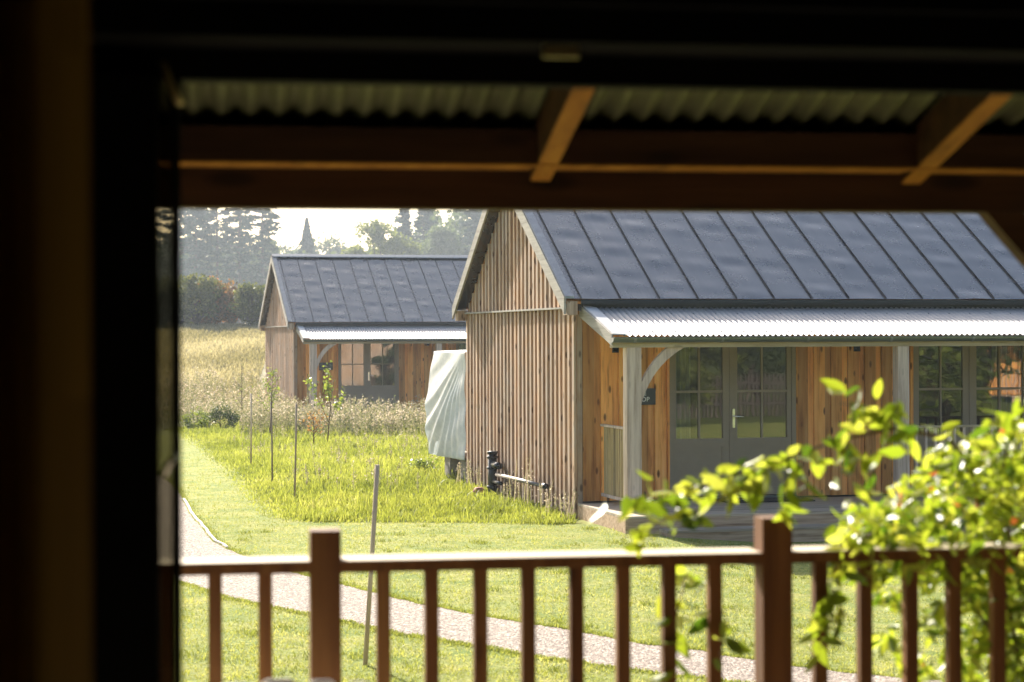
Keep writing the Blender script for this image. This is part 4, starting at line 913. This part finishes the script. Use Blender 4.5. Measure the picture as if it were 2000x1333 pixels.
# ------------------------------------------------------------------ our own porch (dark, around the camera)
YO = math.atan(580 / 3889); OO = (0, 5.28)
own = empty('porch_cabin', (OO[0], OO[1], 0), YO)
tag(own, 'dark cabin doorway and corrugated porch framing the view from inside', 'cabin')
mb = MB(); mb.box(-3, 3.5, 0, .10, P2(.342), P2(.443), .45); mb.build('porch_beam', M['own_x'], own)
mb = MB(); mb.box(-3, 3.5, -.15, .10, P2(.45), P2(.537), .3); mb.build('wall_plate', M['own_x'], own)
mb = MB(); mb.box(-3, 3.5, -.149, -.001, P2(.444), P2(.449), .5); mb.build('lit_plate_underside', M['own_lit'], own)  # thin strip painting bounce light onto the wall plate's underside
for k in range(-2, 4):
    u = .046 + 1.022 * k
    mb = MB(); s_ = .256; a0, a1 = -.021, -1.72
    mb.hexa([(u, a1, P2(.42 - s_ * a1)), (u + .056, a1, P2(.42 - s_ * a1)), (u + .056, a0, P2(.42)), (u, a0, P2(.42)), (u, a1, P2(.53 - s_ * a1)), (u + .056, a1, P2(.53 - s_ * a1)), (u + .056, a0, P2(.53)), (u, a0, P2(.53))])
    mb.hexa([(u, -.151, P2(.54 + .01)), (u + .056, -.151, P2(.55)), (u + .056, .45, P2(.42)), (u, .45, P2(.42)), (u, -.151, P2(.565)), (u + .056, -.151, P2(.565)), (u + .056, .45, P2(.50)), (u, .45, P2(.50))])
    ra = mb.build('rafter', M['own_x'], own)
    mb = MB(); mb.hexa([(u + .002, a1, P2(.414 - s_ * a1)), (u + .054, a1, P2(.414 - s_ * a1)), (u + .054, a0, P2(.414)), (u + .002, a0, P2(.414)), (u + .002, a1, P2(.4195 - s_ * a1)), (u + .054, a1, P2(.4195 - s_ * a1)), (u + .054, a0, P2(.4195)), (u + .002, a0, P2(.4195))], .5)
    mb.build('lit_rafter_underside', M['own_lit'], ra)  # lighter strip under the rafter, bounce light put into its colour
uu = np.linspace(-3, 3.5, 860); wv = .012 * np.cos(2 * np.pi * uu / .0725); rows = []
for v in (-1.72, -1.0, -.4, .1, .5): rows.append(np.stack([uu, np.full(len(uu), v), P2(.545 - .256 * v) + wv], 1))
i = (np.arange(4)[:, None] * 860 + np.arange(859)[None]).ravel()
fast('porch_roof', np.concatenate(rows), np.stack([i, i + 1, i + 861, i + 860], 1), np.full(len(i), .5), M['old_galv'], own, smooth=True)
mb = MB(); mb.box(1.54, 1.66, 0, .10, P2(-1.58), P2(.340), .5); mb.box(-2.3, -2.18, 0, .1, P2(-1.58), P2(.34), .5); mb.build('porch_post', M['own_z'], own)
def bez(p0_, p1_, p2_, n_=10):
    return [((1 - t) ** 2 * p0_[0] + 2 * t * (1 - t) * p1_[0] + t * t * p2_[0], (1 - t) ** 2 * p0_[1] + 2 * t * (1 - t) * p1_[1] + t * t * p2_[1]) for t in [k / n_ for k in range(n_ + 1)]]
lo = bez((1.325, P2(.341)), (1.425, P2(.225)), (1.54, P2(.11))); hi = bez((1.43, P2(.341)), (1.49, P2(.28)), (1.54, P2(.23))); mb = MB()
for k in range(10): mb.prism([lo[k], lo[k + 1], hi[k + 1], hi[k]], 1, .01, .08, .5)
mb.build('curved_brace', M['own_x'], own)
# wall, door frame, room
mb = MB()
mb.box(-3.2, 3.6, -1.92, -1.72, P2(.60), P2(1.3), .5); mb.box(1.15, 3.6, -1.92, -1.72, P2(-1.58), P2(.60), .5); mb.box(-3.2, -1.15, -1.92, -1.72, P2(-1.58), P2(.60), .5)
mb.box(-3.3, -3.2, -8, -1.72, P2(-1.58), P2(1.3), .5); mb.box(3.6, 3.7, -8, -1.72, P2(-1.58), P2(1.3), .5); mb.box(-3.3, 3.7, -8.1, -8, P2(-1.58), P2(1.3), .5); mb.box(-3.3, 3.7, -8, -1.72, P2(1.3), P2(1.4), .5)
mb.build('wall', M['dark'], own)
mb = MB(); mb.box(-3.3, 3.7, -8, -1.72, P2(-1.70), P2(-1.58), .5); mb.box(-3, 3.5, -1.72, .22, P2(-1.62), P2(-1.585), .5); mb.box(-3, 3.5, .19, .22, -.1, P2(-1.62), .5); mb.build('floor', M['deck'], own)
mb = MB()   # dark door frame with stepped mouldings
mb.box(-1.15, 1.15, -1.75, -1.70, P2(.447), P2(.50), .5); mb.box(-1.15, 1.15, -1.90, -1.73, P2(.50), P2(.56), .5); mb.box(-1.15, 1.15, -1.94, -1.74, P2(.56), P2(.601), .5)
mb.box(-1.15, -.875, -1.80, -1.70, P2(-1.58), P2(.447), .5); mb.box(-.853, -.837, -1.76, -1.70, P2(-1.58), P2(.447), .5)
mb.box(1.06, 1.15, -1.80, -1.70, P2(-1.58), P2(.447), .5)
fr = mb.build('door_frame', M['black_frame'], own)
mb = MB(); mb.box(-.875, -.853, -1.735, -1.730, P2(-1.58), P2(.447), .5); mb.build('side_glass', M['side_glass'], own)
mb = MB(); mb.box(-.235, -.175, -1.945, -1.937, P2(.468), P2(.488), .5); mb.build('catch_plate', M['brass'], fr)
mb = MB(); mb.tube([(-.865, -1.80, P2(.469)), (-.857, -1.80, P2(.444)), (-.847, -1.80, P2(.419)), (-.835, -1.80, P2(.397))], .007, 8, .5)
mb.build('door_stay', M['brass'], fr)
mb = MB(); mb.tube([(-.867, -1.80, P2(-.236)), (-.857, -1.80, P2(-.21)), (-.843, -1.80, P2(-.196))], .006, 8, .5); mb.build('door_handle', M['chrome'], fr)
curtain(-1.0, -.46, 2.15, .8, 3.4, 5, .12, M['ochre'], (0, 0), 'dark ochre curtain hanging at the left edge of the doorway, out of focus', 0.0, 160)
# railing
rl = empty('porch_railing', (OO[0], OO[1], P2(-1.585)), YO); rz_ = lambda w: w + 1.585
tag(rl, 'timber porch railing with square posts and bleached handrail, out of focus', 'railing')
for (a, b, t) in ((-.535, -.455, -.503), (.68, .763, -.49), (1.9, 1.98, -.49), (-1.75, -1.67, -.5)):
    mb = MB(); mb.box(a, b, -.01, .075, 0, rz_(t) - .004, None); mb.prism([(a, -.01), (b, -.01), (b, .075), (a, .075)], 2, rz_(t) - .004, rz_(t)); mb.build('post', M['own_z'], rl)
for (a, b, dz_) in ((-1.67, -.535, 0), (-.455, .68, -.001), (.763, 1.9, 0)):
    mb = MB(); mb.box(a, b, -.005, .13, rz_(-.613) + dz_, rz_(-.585) + dz_, .5); hr = mb.build('handrail', M['own_z'], rl)
    mb = MB(); mb.box(a + .001, b - .001, -.004, .129, rz_(-.585) + dz_ + .0004, rz_(-.585) + dz_ + .0035, .5); mb.build('weathered_top', M['rail_top'], hr)
    mb = MB(); mb.box(a, b, .02, .07, rz_(-1.50), rz_(-1.46), .5); mb.build('bottom_rail', M['own_z'], rl)
for u in [-1.56, -1.43, -1.30, -1.17, -1.04, -.91, -.781, -.651, -.341, -.213, -.082, .047, .178, .306, .432, .559, .855, .982, 1.113, 1.237, 1.365, 1.50, 1.63, 1.76]:
    mb = MB(); mb.box(u - .018, u + .018, .025, .061, rz_(-1.46), rz_(-.613)); mb.build('baluster', M['own_z'], rl)
# garden chair, only the slat tops peep in at the bottom
ch = empty('garden_chair', (OO[0] + .6 * -math.cos(YO), OO[1] - .6 * math.sin(YO) - .1, P2(-1.585)), YO)
tag(ch, 'white slatted garden chair on the porch, its slat tops peeping in at the bottom', 'chair')
mb = MB()
for a, b in ((-.285, -.19), (-.17, -.075), (-.062, .034), (.05, .13), (.145, .22)):
    tz = .757 - .10 * abs((a + b) / 2) ** 1.2
    pts = [(a, .30), (b, .30), (b, tz - .02), (b - .01, tz - .006), (b - .022, tz), (a + .022, tz), (a + .01, tz - .006), (a, tz - .02)]
    v0 = len(mb.v); mb.prism(pts, 1, 0, .02, .5)
    mb.v[v0:] = [(x, y - .28 - (z - .3) * -.05, z) for (x, y, z) in mb.v[v0:]]
mb.build('backrest', M['white'], ch)
mb = MB()
for k in range(5): mb.box(-.27, .2, -.24 + k * .1, -.16 + k * .1, .33 + k * .012, .35 + k * .012, .5)
mb.build('seat', M['white'], ch)
for (x, y) in ((-.3, -.22), (.23, -.22), (-.3, .2), (.23, .2)):
    mb = MB(); mb.box(x - .02, x + .02, y - .04, y + .04, 0, .5, .5); mb.build('leg', M['white'], ch)
for x in (-.3, .23):
    mb = MB(); mb.box(x - .05, x + .05, -.24, .28, .50, .522, .5); mb.build('armrest', M['white'], ch)

# ------------------------------------------------------------------ climbing rose on the railing
rose = empty('climbing_rose', (1.6, 5.9, 0)); tag(rose, 'bright leafy climbing rose spilling over the railing on the right with an arching branch', 'climbing plant')
def wp(px, py, Z): return np.array([(px - 1000) / 3889 * Z - 1.6, Z - 5.9, EYE + (660 - py) / 3889 * Z])
rg = np.random.default_rng(21)
def poly(pts, k=14):
    pts = np.array(pts); t = np.arange(len(pts)); tt = np.linspace(0, len(pts) - 1, (len(pts) - 1) * k + 1)
    q = np.stack([np.interp(tt, t, pts[:, c]) for c in range(3)], 1)
    for _ in range(k // 2): q[1:-1] = .5 * q[1:-1] + .25 * (q[2:] + q[:-2])
    return q
stems = [([(1990, 1300, 5.7), (1930, 1000, 5.75), (1860, 860, 5.6), (1740, 840, 5.5), (1640, 862, 5.45), (1540, 895, 5.4), (1450, 925, 5.4), (1370, 950, 5.4), (1290, 962, 5.4), (1195, 985, 5.4)], .006, 95, .026),
         ([(1540, 893, 5.4), (1440, 960, 5.35), (1360, 1000, 5.3), (1290, 1020, 5.3), (1215, 1050, 5.3)], .004, 38, .024),
         ([(1540, 893, 5.4), (1535, 935, 5.35), (1530, 1000, 5.3)], .003, 22, .028),
         ([(1740, 840, 5.5), (1700, 800, 5.45), (1640, 790, 5.4)], .003, 20, .028),
         ([(1650, 862, 5.4), (1660, 900, 5.35), (1690, 960, 5.35)], .003, 22, .036),
         ([(1740, 840, 5.5), (1750, 820, 5.45), (1755, 790, 5.45)], .003, 8, .028),
         ([(1800, 1080, 5.6), (1700, 1040, 5.5), (1620, 1120, 5.4), (1625, 1200, 5.4), (1600, 1270, 5.35)], .005, 45, .026),
         ([(1340, 1120, 5.6), (1325, 1180, 5.5), (1305, 1260, 5.4), (1320, 1330, 5.4)], .003, 30, .028),
         ([(1390, 1170, 5.4), (1420, 1210, 5.4), (1400, 1300, 5.3)], .003, 10, .026),
         ([(1990, 1330, 5.7), (1880, 1150, 5.75), (1760, 1060, 5.7), (1640, 1030, 5.6)], .006, 60, .028),
         ([(2000, 1200, 5.9), (1950, 950, 5.9), (1985, 810, 5.8)], .006, 60, .030)]
mb = MB(); PS = []; SZ = []
for pts, r_, nl, sp in stems:
    q = poly([wp(*p) for p in pts]); mb.tube([tuple(p) for p in q], [r_ * (1 - .6 * i / len(q)) for i in range(len(q))], 6, .5)
    s = rg.random(nl) ** .9 * (len(q) - 1); i = s.astype(int); PS.append(q[i] + rg.normal(size=(nl, 3)) * [sp, sp, sp * .8]); SZ.append(.044 + .028 * rg.random(nl))
mb.build('stem', M['twig'], rose)
# the mass: leaf clumps through a volume
contour = [(1640, 1025), (1700, 1000), (1760, 965), (1800, 915), (1850, 880), (1900, 850), (1960, 820), (2010, 800), (2100, 785), (2250, 780)]
cx_, cyy = zip(*contour); npt = 3300
px = rg.uniform(1640, 2240, npt); lo_ = np.interp(px, cx_, cyy); py = lo_ + (1118 - lo_) * rg.random(npt) ** .95 + 14 * rg.normal(size=npt); Z = rg.uniform(5.38, 6.3, npt)
cl = np.sin(px * .11 + 3 * np.sin(Z * 5)) + np.sin(py * .12 + 2 * np.cos(px * .05)); k_ = cl > -.95
PS.append(np.stack([(px - 1000) / 3889 * Z - 1.6, Z - 5.9, EYE + (660 - py) / 3889 * Z], 1)[k_]); SZ.append((.020 + .036 * rg.random(npt))[k_])
npt = 6200; px = rg.uniform(1715, 2180, npt); py = rg.uniform(1085, 1430, npt); Z = rg.uniform(5.5, 6.9, npt)
cl = np.sin(px * .06 + 2 * np.sin(py * .03)) + np.sin(py * .07 + 2 * np.cos(px * .04)) + (px - 1850) / 130; k_ = cl > .0
PS.append(np.stack([(px - 1000) / 3889 * Z - 1.6, Z - 5.9, EYE + (660 - py) / 3889 * Z], 1)[k_]); SZ.append((.026 + .022 * rg.random(npt))[k_])
P = np.concatenate(PS); S_ = np.concatenate(SZ); n = len(P)
# pointed oval leaf: 2 halves folded along the midrib, 8 verts
a = rg.normal(size=(n, 3)) * [1, 1, .7] + [0, 0, -.35]; a /= np.linalg.norm(a, axis=1)[:, None]
nr = rg.normal(size=(n, 3)) + [0, -.2, .6]; b = np.cross(a, nr); b /= np.linalg.norm(b, axis=1)[:, None]; c = np.cross(a, b)
def pt(x, y, z): return P + S_[:, None] * (a * x + b * y + c * z)
LV = np.stack([pt(0, 0, 0), pt(.3, .24, .07), pt(.7, .27, .05), pt(1.1, .12, -.03), pt(1.3, 0, -.12), pt(1.1, -.12, -.03), pt(.7, -.27, .05), pt(.3, -.24, .07), pt(.65, 0, -.03)], 1).reshape(-1, 3)
ii = np.arange(n)[:, None] * 9
LF = np.concatenate([ii + np.array(q) for q in ((0, 1, 8), (1, 2, 8), (2, 3, 8), (3, 4, 8), (4, 5, 8), (5, 6, 8), (6, 7, 8), (7, 0, 8))], 1).reshape(-1, 3)
fast('leaves', LV, LF, np.repeat(np.where(rg.random(n) > .993, 1.0, np.clip(.45 + .24 * rg.normal(size=n), 0, .97)), 8), M['rose'], rose, smooth=False)

# ------------------------------------------------------------------ haze
HAZE = True
if HAZE:
    mb = MB(); mb.box(-420, 420, -140, 420, -2, 40, .5)
    hm = bpy.data.materials.new('pale haze'); hm.use_nodes = True; hn = hm.node_tree.nodes; hn.remove(hn['Principled BSDF'])
    pv = hn.new('ShaderNodeVolumePrincipled'); pv.inputs['Color'].default_value = (0.80, 0.90, 1.0, 1); pv.inputs['Density'].default_value = 0.00047; pv.inputs['Anisotropy'].default_value = 0.3
    hm.node_tree.links.new(pv.outputs[0], hn['Material Output'].inputs['Volume'])
    h = mb.build('haze', hm); tag(h, 'pale morning haze over the meadow and trees', 'haze', kind='stuff')
